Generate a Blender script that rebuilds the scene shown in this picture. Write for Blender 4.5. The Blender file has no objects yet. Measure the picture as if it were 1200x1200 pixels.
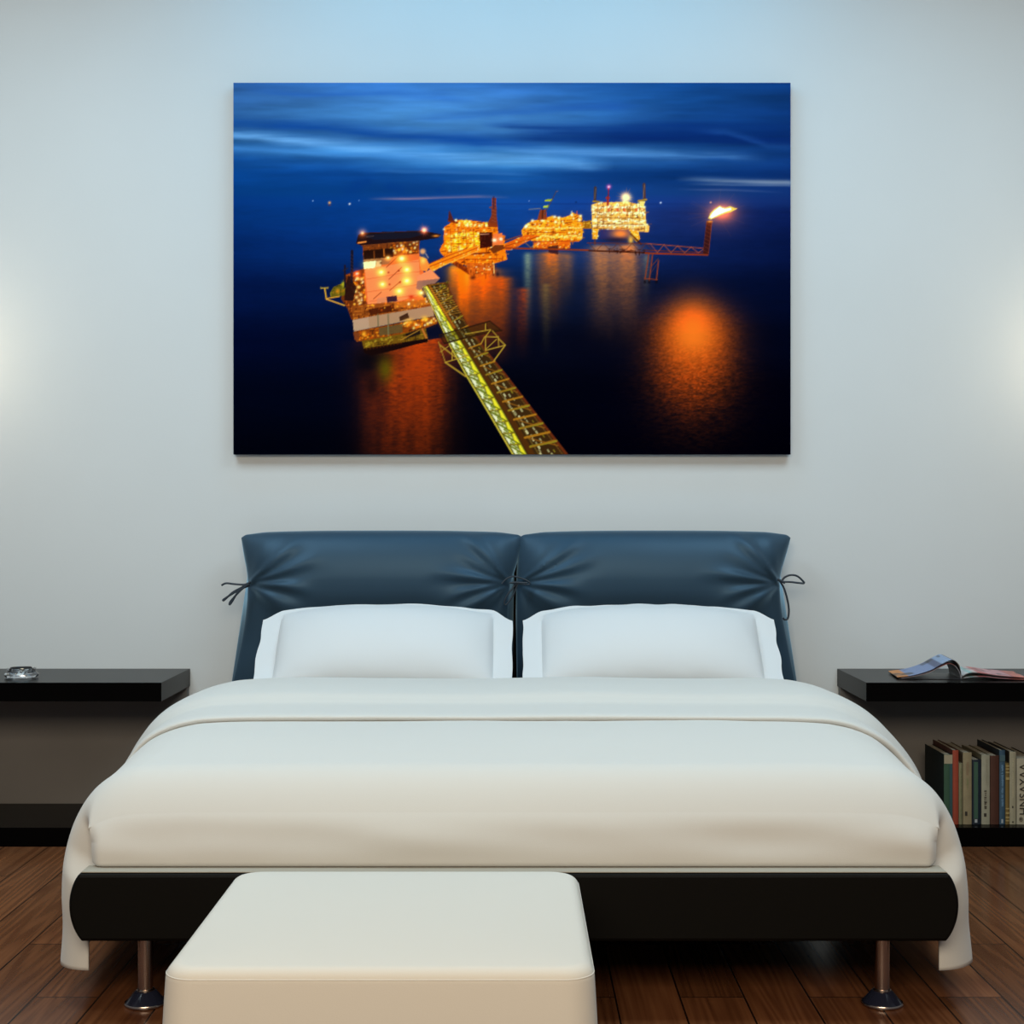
import bpy, bmesh, math, random
import numpy as np
from mathutils import Vector, Matrix, noise

random.seed(7)
scn = bpy.context.scene
COL = scn.collection
F, CAMD, CAMZ = 1800.0, 5.45, 1.09          # focal length in pixels, camera distance to the wall, camera height


def P(px, py, D):
    return Vector(((px - 600) * D / F, D - CAMD, CAMZ - (py - 600) * D / F))


def Y(D):
    return D - CAMD


# ------------------------------------------------------------------ helpers
def link(name, me, mat=None, parent=None, smooth=False):
    o = bpy.data.objects.new(name, me)
    COL.objects.link(o)
    if mat is not None:
        me.materials.append(mat)
    if parent is not None:
        o.parent = parent
        o.matrix_parent_inverse = parent.matrix_basis.inverted()
    if smooth:
        me.polygons.foreach_set('use_smooth', [True] * len(me.polygons))
    return o


def tag(o, label=None, cat=None, group=None, kind=None):
    for k, v in (('label', label), ('category', cat), ('group', group), ('kind', kind)):
        if v:
            o[k] = v
    return o


def thing(name, label, cat, loc, group=None):
    o = bpy.data.objects.new(name, None)
    COL.objects.link(o)
    o.location = loc
    return tag(o, label, cat, group)


def bm_mesh(bm, name):
    bmesh.ops.recalc_face_normals(bm, faces=bm.faces)
    for e in bm.edges:
        if len(e.link_faces) == 2 and e.calc_face_angle(0) > .75:
            e.smooth = False
    me = bpy.data.meshes.new(name)
    bm.to_mesh(me)
    bm.free()
    return me


def box_bm(x0, x1, y0, y1, z0, z1, bevel=0.0, seg=2, bm=None):
    bm = bm or bmesh.new()
    r = bmesh.ops.create_cube(bm, size=1.0)
    vs = r['verts']
    for v in vs:
        v.co = Vector((x0 + (v.co.x + .5) * (x1 - x0), y0 + (v.co.y + .5) * (y1 - y0), z0 + (v.co.z + .5) * (z1 - z0)))
    if bevel > 0:
        es = list({e for v in vs for e in v.link_edges})
        bmesh.ops.bevel(bm, geom=es, offset=bevel, segments=seg, affect='EDGES', profile=.5)
    return bm


def box(name, x0, x1, y0, y1, z0, z1, mat, parent=None, bevel=0.0, seg=2):
    return link(name, bm_mesh(box_bm(x0, x1, y0, y1, z0, z1, bevel, seg), name), mat, parent)


def lathe(name, prof, c, mat, parent=None, n=40, close=False):
    bm = bmesh.new()
    rings = []
    for r, z in prof:
        if r < 1e-6:
            rings.append([bm.verts.new((c[0], c[1], c[2] + z))])
        else:
            rings.append([bm.verts.new((c[0] + r * math.cos(2 * math.pi * i / n), c[1] + r * math.sin(2 * math.pi * i / n), c[2] + z)) for i in range(n)])
    for a, b in zip(rings, rings[1:]):
        for i in range(n):
            j = (i + 1) % n
            if len(a) == 1 and len(b) > 1:
                bm.faces.new((a[0], b[i], b[j]))
            elif len(b) == 1 and len(a) > 1:
                bm.faces.new((a[i], a[j], b[0]))
            elif len(a) > 1:
                bm.faces.new((a[i], a[j], b[j], b[i]))
    o = link(name, bm_mesh(bm, name), mat, parent, True)
    return o


def catmull(pts, n):
    """n samples along a smooth curve through pts (uniform in index)."""
    pts = [Vector(p) for p in pts]
    out = []
    m = len(pts) - 1
    for k in range(n):
        t = k / (n - 1) * m
        i = min(int(t), m - 1)
        u = t - i
        p1, p2 = pts[i], pts[i + 1]
        p0 = pts[i - 1] if i > 0 else p1 + (p1 - p2)
        p3 = pts[i + 2] if i + 2 <= m else p2 + (p2 - p1)
        out.append(.5 * ((2 * p1) + (p2 - p0) * u + (2 * p0 - 5 * p1 + 4 * p2 - p3) * u * u + (3 * p1 - p0 - 3 * p2 + p3) * u ** 3))
    return out


def tube(name, pts, r, mat, parent, n=40, k=8):
    path = catmull(pts, n)
    bm = bmesh.new()
    rings = []
    prev = None
    for i, p in enumerate(path):
        t = (path[min(i + 1, n - 1)] - path[max(i - 1, 0)]).normalized()
        if prev is None:
            ref = Vector((0, 1, 0)) if abs(t.y) < .9 else Vector((1, 0, 0))
            a = t.cross(ref).normalized()
        else:
            a = (prev - t * prev.dot(t)).normalized()
        prev = a
        b = t.cross(a)
        rings.append([bm.verts.new(p + r * (math.cos(2 * math.pi * j / k) * a + math.sin(2 * math.pi * j / k) * b)) for j in range(k)])
    for A, B in zip(rings, rings[1:]):
        for j in range(k):
            bm.faces.new((A[j], A[(j + 1) % k], B[(j + 1) % k], B[j]))
    bm.faces.new(rings[0])
    bm.faces.new(rings[-1])
    return link(name, bm_mesh(bm, name), mat, parent, True)


def interp(x, xs, ys):
    return float(np.interp(x, xs, ys))


def sstep(a, b, x):
    t = min(1, max(0, (x - a) / (b - a)))
    return t * t * (3 - 2 * t)


def grid_bm(nu, nv, fn, bm=None):
    bm = bm or bmesh.new()
    V = [[bm.verts.new(fn(i, j)) for i in range(nu)] for j in range(nv)]
    for j in range(nv - 1):
        for i in range(nu - 1):
            bm.faces.new((V[j][i], V[j][i + 1], V[j + 1][i + 1], V[j + 1][i]))
    return bm, V


# ------------------------------------------------------------------ materials
def lin(c):
    return tuple((v / 255 / 12.92) if v / 255 <= .04045 else ((v / 255 + .055) / 1.055) ** 2.4 for v in c)


def mat(name, color, rough=.6, metal=0., spec=.5, bump=0., bscale=200., var=0., vscale=4., **kw):
    m = bpy.data.materials.new(name)
    m.use_nodes = True
    nt = m.node_tree
    b = nt.nodes['Principled BSDF']
    b.inputs['Base Color'].default_value = (*color, 1)
    b.inputs['Roughness'].default_value = rough
    b.inputs['Metallic'].default_value = metal
    b.inputs['Specular IOR Level'].default_value = spec
    for k, v in kw.items():
        b.inputs[k].default_value = v
    tc = nt.nodes.new('ShaderNodeTexCoord')
    if bump:
        n = nt.nodes.new('ShaderNodeTexNoise')
        n.inputs['Scale'].default_value = bscale
        n.inputs['Detail'].default_value = 3
        bp = nt.nodes.new('ShaderNodeBump')
        bp.inputs['Strength'].default_value = bump
        bp.inputs['Distance'].default_value = .002
        nt.links.new(tc.outputs['Object'], n.inputs['Vector'])
        nt.links.new(n.outputs['Fac'], bp.inputs['Height'])
        nt.links.new(bp.outputs['Normal'], b.inputs['Normal'])
    if var:
        n = nt.nodes.new('ShaderNodeTexNoise')
        n.inputs['Scale'].default_value = vscale
        n.inputs['Detail'].default_value = 4
        r = nt.nodes.new('ShaderNodeValToRGB')
        r.color_ramp.elements[0].position = .3
        r.color_ramp.elements[1].position = .7
        r.color_ramp.elements[0].color = (*[c * (1 - var) for c in color], 1)
        r.color_ramp.elements[1].color = (*[min(1, c * (1 + var)) for c in color], 1)
        nt.links.new(tc.outputs['Object'], n.inputs['Vector'])
        nt.links.new(n.outputs['Fac'], r.inputs['Fac'])
        nt.links.new(r.outputs['Color'], b.inputs['Base Color'])
    return m


def vcol_mat(name, rough=.6, spec=.3):
    m = bpy.data.materials.new(name)
    m.use_nodes = True
    nt = m.node_tree
    b = nt.nodes['Principled BSDF']
    a = nt.nodes.new('ShaderNodeAttribute')
    a.attribute_name = 'Col'
    nt.links.new(a.outputs['Color'], b.inputs['Base Color'])
    b.inputs['Roughness'].default_value = rough
    b.inputs['Specular IOR Level'].default_value = spec
    return m


def wood_floor():
    m = bpy.data.materials.new('wood_floor')
    m.use_nodes = True
    nt = m.node_tree
    N, L = nt.nodes, nt.links
    b = N['Principled BSDF']
    tc = N.new('ShaderNodeTexCoord')
    mp = N.new('ShaderNodeMapping')
    mp.inputs['Rotation'].default_value = (0, 0, math.pi / 2)
    mp.inputs['Location'].default_value = (.3, .058, 0)
    L.new(tc.outputs['Object'], mp.inputs['Vector'])
    br = N.new('ShaderNodeTexBrick')
    br.offset = .37
    br.inputs['Scale'].default_value = 1
    br.inputs['Brick Width'].default_value = 1.15
    br.inputs['Row Height'].default_value = .145
    br.inputs['Mortar Size'].default_value = .0022
    br.inputs['Mortar Smooth'].default_value = .1
    br.inputs['Color1'].default_value = (0, 0, 0, 1)
    br.inputs['Color2'].default_value = (1, 1, 1, 1)
    br.inputs['Mortar'].default_value = (.5, .5, .5, 1)
    L.new(mp.outputs['Vector'], br.inputs['Vector'])
    # grain: long wavy figure, shifted from board to board
    sc = N.new('ShaderNodeMapping')
    sc.inputs['Scale'].default_value = (.42, 9.0, 1.0)
    L.new(mp.outputs['Vector'], sc.inputs['Vector'])
    off = N.new('ShaderNodeVectorMath')
    off.operation = 'MULTIPLY'
    off.inputs[1].default_value = (23, 37, 11)
    L.new(br.outputs['Color'], off.inputs[0])
    add = N.new('ShaderNodeVectorMath')
    L.new(sc.outputs['Vector'], add.inputs[0])
    L.new(off.outputs['Vector'], add.inputs[1])
    nf = N.new('ShaderNodeTexNoise')
    nf.inputs['Scale'].default_value = 1.0
    nf.inputs['Detail'].default_value = 1.5
    nf.inputs['Roughness'].default_value = .4
    L.new(add.outputs['Vector'], nf.inputs['Vector'])
    k1 = N.new('ShaderNodeMath')
    k1.operation = 'MULTIPLY'
    k1.inputs[1].default_value = 90
    L.new(nf.outputs['Fac'], k1.inputs[0])
    k2 = N.new('ShaderNodeMath')
    k2.operation = 'SINE'
    L.new(k1.outputs[0], k2.inputs[0])
    w = N.new('ShaderNodeMapRange')
    w.inputs['From Min'].default_value = -1
    L.new(k2.outputs[0], w.inputs['Value'])
    n2 = N.new('ShaderNodeTexNoise')
    n2.inputs['Scale'].default_value = 5
    n2.inputs['Detail'].default_value = 6
    sc2 = N.new('ShaderNodeMapping')
    sc2.inputs['Scale'].default_value = (.5, 22.0, 1.0)
    L.new(mp.outputs['Vector'], sc2.inputs['Vector'])
    L.new(sc2.outputs['Vector'], n2.inputs['Vector'])
    mixg = N.new('ShaderNodeMix')
    mixg.inputs['Factor'].default_value = .72
    L.new(w.outputs['Result'], mixg.inputs['A'])
    L.new(n2.outputs['Fac'], mixg.inputs['B'])
    r = N.new('ShaderNodeValToRGB')
    e = r.color_ramp.elements
    e[0].position, e[0].color = .12, (*FLOOR_DARK, 1)
    e[1].position, e[1].color = .8, (*FLOOR_LIGHT, 1)
    L.new(mixg.outputs['Result'], r.inputs['Fac'])
    # board-to-board tone
    mr = N.new('ShaderNodeMapRange')
    mr.inputs['To Min'].default_value = .72
    mr.inputs['To Max'].default_value = 1.25
    L.new(br.outputs['Color'], mr.inputs['Value'])
    mul = N.new('ShaderNodeMix')
    mul.data_type = 'RGBA'
    mul.blend_type = 'MULTIPLY'
    mul.inputs['Factor'].default_value = 1
    L.new(r.outputs['Color'], mul.inputs['A'])
    L.new(mr.outputs['Result'], mul.inputs['B'])
    gap = N.new('ShaderNodeMix')
    gap.data_type = 'RGBA'
    L.new(br.outputs['Fac'], gap.inputs['Factor'])
    L.new(mul.outputs['Result'], gap.inputs['A'])
    gap.inputs['B'].default_value = (.012, .006, .004, 1)
    L.new(gap.outputs['Result'], b.inputs['Base Color'])
    b.inputs['Roughness'].default_value = .20
    b.inputs['Specular IOR Level'].default_value = .11
    bp = N.new('ShaderNodeBump')
    bp.inputs['Strength'].default_value = .3
    bp.inputs['Distance'].default_value = .002
    bp.invert = True
    L.new(br.outputs['Fac'], bp.inputs['Height'])
    L.new(bp.outputs['Normal'], b.inputs['Normal'])
    return m


FLOOR_DARK, FLOOR_LIGHT = (.068, .0215, .0085), (.175, .068, .028)
M_WALL = mat('wall_paint', (.530, .570, .596), .85, spec=.2, bump=.08, bscale=90, var=.012, vscale=2.5)
M_CEIL = mat('ceiling_paint', (0.5484, 0.5484, 0.5484), .9, spec=.2, bump=.05, bscale=80)
M_FLOOR = wood_floor()
M_LINEN = mat('ivory_cotton', (.525, .526, .506), .85, spec=.15, bump=.12, bscale=700, **{'Sheen Weight': .15})
M_PILLOW = mat('white_cotton', (.560, .590, .615), .85, spec=.15, bump=.12, bscale=600, **{'Sheen Weight': .15})
M_HEAD = mat('slate_leather', (.0195, .0390, .0630), .47, spec=.46, bump=.06, bscale=500, **{'Specular Tint': (.40, .70, 1.0, 1), 'Sheen Weight': .7, 'Sheen Roughness': .4, 'Sheen Tint': (.42, .74, 1.0, 1)})
M_CORD = mat('slate_cord', (.012, .020, .032), .5, spec=.4, bump=.2, bscale=900)
M_BLACKLEATHER = mat('black_leather', (.0028, .0026, .0021), .6, spec=.09, bump=.1, bscale=600)
M_LEDGE = mat('ivory_piping', (.30, .28, .235), .7, spec=.2, bump=.1, bscale=600)
M_LACQUER = mat('black_lacquer', (.0011, .0010, .0010), .25, spec=.05, bump=.02, bscale=60)
M_PANEL = mat('dark_grey_panel', (.165, .157, .150), .6, spec=.12, bump=.04, bscale=80, var=.06, vscale=3)
M_CHROME = mat('chrome', (0.4387, 0.3548, 0.3032), .24, metal=1, bump=.01, bscale=30)
M_FOOT = mat('dark_foot', (.012, .014, .028), .2, spec=.5, bump=.01, bscale=30)
M_OTTO = mat('cream_leatherette', (.540, .525, .482), .6, spec=.25, bump=.08, bscale=450)
M_GLASS = mat('clear_glass', (.95, .97, 1.0), .03, bump=.01, bscale=40, **{'Transmission Weight': 1.0, 'IOR': 1.5})
M_PAPER = mat('book_pages', (.33, .30, .235), .85, spec=.1, bump=.4, bscale=900)
M_INK = mat('dark_ink', (.03, .027, .022), .8, spec=.1, bump=.05, bscale=300)
M_SILVER = mat('silver_print', (.26, .29, .31), .5, spec=.3, bump=.05, bscale=300)
M_GOLD = mat('gilt_print', (.26, .20, .08), .5, spec=.3, bump=.05, bscale=300)

# ------------------------------------------------------------------ room
XC = .004
tag(box('floor', -3.4, 3.4, -7.2, .1, -.1, 0, M_FLOOR), kind='structure')
tag(box('wall_back', -3.4, 3.4, 0, .1, 0, 3.3, M_WALL), kind='structure')
tag(box('ceiling', -3.4, 3.4, -7.2, .1, 3.3, 3.4, M_CEIL), kind='structure')

# ------------------------------------------------------------------ the bed
bed = thing('double_bed', 'wide low double bed with black footboard, chrome legs and slate cushioned headboard', 'bed', (XC, Y(4.3), 0))

# footboard: a leather board with bowed ends
def footboard():
    z0, z1 = CAMZ - 504 * 3.28 / F, CAMZ - 424 * 3.28 / F
    n = 24
    bm = bmesh.new()
    def ring(D, inset):
        vs = []
        for s in (1, -1):
            for k in range(n + 1):
                t = k / n
                zz = z0 + inset + (z1 - z0 - 2 * inset) * (t if s == 1 else 1 - t)
                tt = (zz - z0) / (z1 - z0)
                hw = .924 + .026 * (1 - (2 * tt - 1) ** 2) ** .8 + .004 * tt - inset
                vs.append(bm.verts.new((XC + s * hw, Y(D), zz)))
        return vs
    rs = [ring(3.284, .006), ring(3.280, .012), ring(3.284, .006)]
    rs = [ring(3.280, .008), ring(3.283, .003), ring(3.289, 0), ring(3.336, 0), ring(3.342, .004)]
    for a, b in zip(rs, rs[1:]):
        m = len(a)
        for i in range(m):
            bm.faces.new((a[i], a[(i + 1) % m], b[(i + 1) % m], b[i]))
    bm.faces.new(rs[0])
    bm.faces.new(rs[-1])
    return bm_mesh(bm, 'footboard'), z0, z1

me, FZ0, FZ1 = footboard()
fb = link('footboard', me, M_BLACKLEATHER, bed)
tag(fb, 'black leather footboard with bowed ends')
# pale ledge the mattress cover rests on
box('ledge', XC - .926, XC + .926, Y(3.287), Y(3.346), FZ1 + .0003, FZ1 + .0030, M_LEDGE, bed, .001)
box('side_rail', XC - .875, XC - .845, Y(3.345), Y(5.30), FZ0, FZ1 - .002, M_BLACKLEATHER, bed, .004)
box('side_rail', XC + .845, XC + .875, Y(3.345), Y(5.30), FZ0, FZ1 - .002, M_BLACKLEATHER, bed, .004)
box('base_board', XC - .845, XC + .845, Y(3.345), Y(5.28), FZ1 - .03, FZ1 - .004, M_BLACKLEATHER, bed)
for lx, ld in ((-.815, 3.40), (.815, 3.40), (-.80, 5.1), (.80, 5.1)):
    lg = lathe('leg', [(.0, .03), (.0165, .03), (.0165, FZ0 - .002 if ld < 4 else FZ0), (0, FZ0 if ld >= 4 else FZ0 - .002)], (XC + lx, Y(ld), 0), M_CHROME, bed, 32)
    tag(lg, 'chrome tubular leg')
    ft = lathe('foot', [(0, .0015), (.040, .0015), (.0445, .004), (.0440, .0065), (.0425, .008), (.024, .030), (.019, .0325), (0, .0325)], (XC + lx, Y(ld), 0), M_FOOT, lg, 40)
    tag(ft, 'dark flared foot')
    lathe('chrome_ring', [(.040, .0005), (.0456, .001), (.0466, .0045), (.0450, .0078), (.0435, .0068)], (XC + lx, Y(ld), 0), M_CHROME, lg, 40)
    lathe('chrome_collar', [(.0168, .0300), (.0195, .0315), (.0200, .0340), (.0185, .0362), (.0166, .0365)], (XC + lx, Y(ld), 0), M_CHROME, lg, 32)

# headboard core behind the cushions
hb_ = box('headboard', XC - .86, XC + .86, Y(5.375), Y(5.435), .10, .985, M_BLACKLEATHER, bed, .02, 3)
tag(hb_, 'black upholstered board behind the two cushions')


def cushion(name, lpts, rpts, label, folds_l, folds_r):
    """lpts / rpts: pixel outlines (x, y) of the left and right edge, top to bottom."""
    D0 = 5.30
    nu, nb = 280, 200
    ly = [p[1] for p in lpts]; lx = [p[0] for p in lpts]
    ry = [p[1] for p in rpts]; rx = [p[0] for p in rpts]
    def smooth(y, ys, xs):       # smoothed outline
        return (interp(y - 6, ys, xs) + 2 * interp(y, ys, xs) + interp(y + 6, ys, xs)) / 4
    zt = 1.026
    zb = .40
    ztie = CAMZ - 84 * D0 / F
    TH = .092
    bm = bmesh.new()
    def fold(x, z, ex, sgn, folds):
        dx = (x - ex) * sgn
        dz = z - ztie
        r = math.hypot(dx, dz)
        if dx < -.01 or r > .36:
            return 0
        th = math.atan2(dz, max(dx, .0001))
        d = 0
        for ang, ln, amp, w, curv in folds:
            a = math.radians(ang) + curv * r
            da = (th - a)
            dist = r * math.sin(max(-1.5, min(1.5, da)))
            ww = .005 + 1.25 * w * r
            al = sstep(0, .03, r) * (1 - sstep(ln * .45, ln, r))
            d += .62 * amp * al * (math.exp(-(dist / ww) ** 2) - .55 * math.exp(-((dist + 1.7 * ww) / (1.1 * ww)) ** 2))
        return d
    def pt(i, b):
        """b in [0,1] front bottom to top, [1,2] back top to bottom"""
        a = i / (nu - 1)
        a = .5 - .5 * math.cos(math.pi * a) if False else a
        edge = 1 - abs(2 * a - 1) ** 5
        front = b <= 1
        t = b if front else 2 - b
        tc = 1 - (1 - t) ** 1.0
        ztop = zt - .010 * abs(2 * a - 1) ** 3 - .006 * sstep(.80, 1, abs(2 * a - 1)) - .010 * max(0, (abs(2 * a - 1) - .955) / .045) ** 2
        z = zb + (ztop - zb) * tc
        y = 600 + (CAMZ - z) * F / D0
        xl = (smooth(y, ly, lx) - 600) * D0 / F
        xr = (smooth(y, ry, rx) - 600) * D0 / F
        x = xl + (xr - xl) * a
        # thickness: plump in the middle, drawn in at the sides, rounded at the top
        top = (1 - max(0, (t - .73) / .27) ** 2.0) ** .5 if t > .73 else 1.0
        prof = .50 + .50 * sstep(.34, .76, t)
        th = TH * prof * (edge ** .5) * top
        Dm = 5.345
        if front:
            d = Dm - .012 - th
            f = fold(x, z, xl, 1, folds_l) + fold(x, z, xr, -1, folds_r)
            # gathered dip at the ties
            gl = math.hypot(x - xl, (z - ztie) * 1.1); gr = math.hypot(x - xr, (z - ztie) * 1.1)
            dip = .030 * math.exp(-(gl / .07) ** 2) + .030 * math.exp(-(gr / .07) ** 2)
            d += (dip * .6 - f) * min(1, edge * 3)
            d += .004 * noise.noise(Vector((x * 4, z * 4, 3.1))) * edge
        else:
            d = Dm + .012 + .012 * edge * top
        return Vector((x, Y(d), z))
    bs = [i / nb for i in range(int(nb * .8))] + [.8 + .2 * (1 - (1 - i / 24) ** 2) for i in range(24)]
    bs += [1 + .2 * (i / 12) ** 2 for i in range(0, 13)] + [1.5, 2.0]
    V = [[bm.verts.new(pt(i, b)) for i in range(nu)] for b in bs]
    for j in range(len(bs) - 1):
        for i in range(nu - 1):
            bm.faces.new((V[j][i], V[j][i + 1], V[j + 1][i + 1], V[j + 1][i]))
    # close the two side seams and the underside
    m = len(bs)
    for i in (0, nu - 1):
        lo, hi = 0, m - 1
        while hi - lo > 1:
            if hi - lo == 2 or (hi > m - 3):
                try: bm.faces.new((V[lo][i], V[hi - 1][i], V[hi][i]))
                except ValueError: pass
                hi -= 1
                continue
            bm.faces.new((V[lo][i], V[lo + 1][i], V[hi][i]))
            lo += 1
            if hi - lo > 30:
                continue
            hi -= 0
            if lo > nb * .8:
                hi -= 1
                if hi > lo:
                    try: bm.faces.new((V[lo][i], V[hi][i], V[hi + 1][i]))
                    except ValueError: pass
    for i in range(nu - 1):
        bm.faces.new((V[0][i], V[0][i + 1], V[-1][i + 1], V[-1][i]))
    bmesh.ops.remove_doubles(bm, verts=bm.verts, dist=1e-5)
    o = link(name, bm_mesh(bm, name), M_HEAD, bed, True)
    tag(o, label)
    return o


FL = [(34, .30, .021, .065, .15), (18, .33, .020, .055, .1), (3, .27, .019, .065, -.6), (52, .24, .010, .14, 0), (-24, .32, .020, .17, -.5)]
FR = [(42, .33, .024, .060, -.1), (27, .30, .018, .052, .15), (12, .33, .020, .052, -.2), (-1, .27, .016, .06, -.9), (-28, .36, .024, .17, -.2), (60, .24, .010, .13, 0)]
LL = [(281, 612), (280.5, 630), (283.5, 650), (287.5, 670), (288.5, 684), (287.5, 705), (284.5, 730), (280, 755), (274, 783), (268, 812), (262, 850)]
LR = [(613, 612), (613, 630), (607.5, 656), (601, 676), (597.5, 690), (596, 715), (597, 745), (599, 790), (600, 850)]
RL = [(609, 612), (608.5, 630), (607, 650), (605.5, 672), (605, 690), (604.5, 715), (605, 745), (606, 790), (606, 850)]
RR = [(929, 612), (929, 630), (923, 652), (917.5, 670), (915.5, 684), (917, 705), (920, 725), (925, 752), (931, 783), (937, 812), (944, 850)]
cl = cushion('headboard_cushion', LL, LR, 'left slate blue headboard cushion gathered at its ties', FL, FR)
cr = cushion('headboard_cushion', RL, RR, 'right slate blue headboard cushion gathered at its ties', FL, FR)


def tie(pxs, D, parent, r=.0034, n=44):
    return tube('tie_cord', [P(x, y, D if not isinstance(D, list) else D[i]) for i, (x, y) in enumerate(pxs)], r, M_CORD, parent, n)


tie([(294, 683), (286, 685), (275, 684.5), (265, 683.5), (259.5, 686)], 5.262, cl)
tie([(294, 682), (284, 688), (273, 694), (263, 703), (262, 702.5), (272, 696), (283, 690), (293, 686)], 5.256, cl)
tie([(293, 682), (285, 687), (278, 695), (272, 705), (269, 708.5), (270, 705), (277, 697), (284, 690), (292, 684)], 5.249, cl)
tie([(588, 684), (594, 678), (602, 675.5), (612, 678), (620, 682), (619, 685), (608, 684), (598, 683)], 5.256, cl, .0028)
tie([(607, 681), (601, 689), (594, 698), (591, 706), (593, 708.5), (598, 703), (603, 694), (607, 683)], 5.249, cl, .0028)
tie([(597, 683), (604, 682.5), (612, 683), (618, 683)], 5.243, cl, .0036)
tie([(916, 682), (919, 677), (926, 674), (934, 675), (941, 681), (942, 683.5), (935, 683), (926, 682), (916, 682)], 5.256, cr)
tie([(914, 681), (919, 690), (923, 704), (924.5, 716), (923, 725), (919.5, 726), (917.5, 724)], 5.254, cr)
tie([(911, 679), (916, 681), (920, 683)], 5.243, cr, .0045, 12)

# ------------------------------------------------------------------ duvet
duvet = thing('duvet', 'ivory duvet spread over the bed, tucked at the foot with sides hanging', 'duvet', (XC, Y(4.2), FZ1))
HEM = .088
SEC = [(.0, 0), (.60, -.0005), (.80, -.004), (.865, -.012), (.915, -.034), (.955, -.070), (.985, -.125), (1.004, -.195), (1.010, -.275), (1.008, -.350), (1.014, -.437)]
SECN = 90
SECP = catmull([(a, b, 0) for a, b in SEC], SECN)


def zt_of(D):
    return .524 - .090 * (1 - min(1, max(0, (D - 3.357) / .125))) ** 2.3 + .003 * sstep(3.5, 4.2, D)


def section(k, D):
    """right half section point k at camera distance D -> (x, z)"""
    p = SECP[k]
    fl = .055 * sstep(3.45, 4.25, D)
    zt = zt_of(D)
    side = sstep(.80, 1.0, p.x)
    x = p.x + fl * side
    z = zt + p.y * ((zt - HEM) / .437)
    # mitred corner at the foot: the sides turn in behind the front panel
    kk = min(1, max(0, (D - 3.357) / .085))
    kk = math.sqrt(max(0, 1 - (1 - kk) ** 2))
    t = -p.y / .437
    xf = min(p.x, .865 + .065 * sstep(0, .10, t) - .052 * sstep(.10, .22, t) + .052 * sstep(.34, .50, t))
    x = xf + (x - xf) * kk
    return x, z


def hem_wave(D, t, s):
    return (.012 * math.sin(D * 5.1 + 1.3 * s) + .006 * math.sin(D * 11 + s)) * sstep(.35, 1, t)


def duvet_main():
    Ds = [3.357 + .150 * (i / 30) ** 2 for i in range(31)] + [3.507 + (5.13 - 3.507) * i / 90 for i in range(1, 91)]
    nu = 2 * SECN - 1
    bm = bmesh.new()
    V = []
    for D in Ds:
        row = []
        for i in range(nu):
            k = abs(i - (SECN - 1))
            s = 1 if i >= SECN - 1 else -1
            x, z = section(k, D)
            t = -SECP[k].y / .437
            flat = 1 - sstep(.0, .15, t)
            x = x + hem_wave(D, t, s) * sstep(3.36, 3.6, D) + (.012 * sstep(.3, 1, t) * sstep(3.36, 3.45, D) if s > 0 else 0)
            z = z + .006 * noise.noise(Vector((s * x * 2.2, D * 2.6, .7))) * flat * sstep(3.4, 3.6, D)
            z += .0018 * noise.noise(Vector((s * x * 7, D * 9, 5))) * flat * sstep(3.42, 3.6, D)
            kq = min(1, max(0, (D - 3.357) / .085))
            fw = -.038 * sstep(.10, .22, t) * (1 - sstep(.34, .48, t)) * (1 - kq) ** 2
            row.append(bm.verts.new((XC + s * x, Y(D - fw), z)))
        V.append(row)
    for j in range(len(Ds) - 1):
        for i in range(nu - 1):
            bm.faces.new((V[j][i], V[j][i + 1], V[j + 1][i + 1], V[j + 1][i]))
    # front panel hanging from the first row, tucked on the ledge
    kmax = max(k for k in range(SECN) if -SECP[k].y / .437 <= .10)
    i0, i1 = SECN - 1 - kmax, SECN - 1 + kmax
    top = V[0][i0:i1 + 1]
    zb = FZ1 + .0034
    nz = 44
    prev = top
    for r in range(1, nz + 1):
        q = r / nz
        row = []
        for v in top:
            x = v.co.x - XC
            e = abs(x) / .938
            z = v.co.z + (zb - v.co.z) * q
            xx = x * (1 - .011 * q)
            # rounded lower corners
            if q > .85:
                xx = math.copysign(min(abs(xx), .919 - .016 * ((q - .85) / .15) ** 2), xx)
            d = 3.357 - .034 * (1 - (1 - q) ** 2.35)
            d += .006 * max(0, (q - .9) / .1) ** 2
            amp = sstep(1.0, .93, e) * math.sin(math.pi * min(1, q * 1.05)) ** 2
            d -= .014 * noise.noise(Vector((x * 2.3 + z * 2.0, z * 4.5 - x * .9, 1.7))) * amp
            d -= .004 * noise.noise(Vector((x * 6 + z * 5, z * 10, 8))) * amp
            d = max(d, 3.296)
            d += .030 * sstep(.955, 1.0, e) ** 2 * min(1, q * 2.5)
            row.append(bm.verts.new((XC + xx, Y(d), z)))
        for i in range(len(top) - 1):
            bm.faces.new((prev[i], prev[i + 1], row[i + 1], row[i]))
        # the panel's edge wraps back behind the hanging side
        wr = []
        for i in (0, len(top) - 1):
            v = row[i]
            wr.append(bm.verts.new((v.co.x * .992, v.co.y + .05, v.co.z)))
        if r > 1:
            bm.faces.new((prev[0], row[0], wr[0], pw[0])); bm.faces.new((prev[-1], row[-1], wr[1], pw[1]))
        pw = wr
        prev = row
    bmesh.ops.solidify(bm, geom=bm.faces[:], thickness=.0001) if False else None
    me = bm_mesh(bm, 'duvet_cover')
    return link('cover', me, M_LINEN, duvet, True)


cov = duvet_main()
sm = cov.modifiers.new('thickness', 'SOLIDIFY')
sm.thickness = .007
sm.offset = -1


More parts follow.
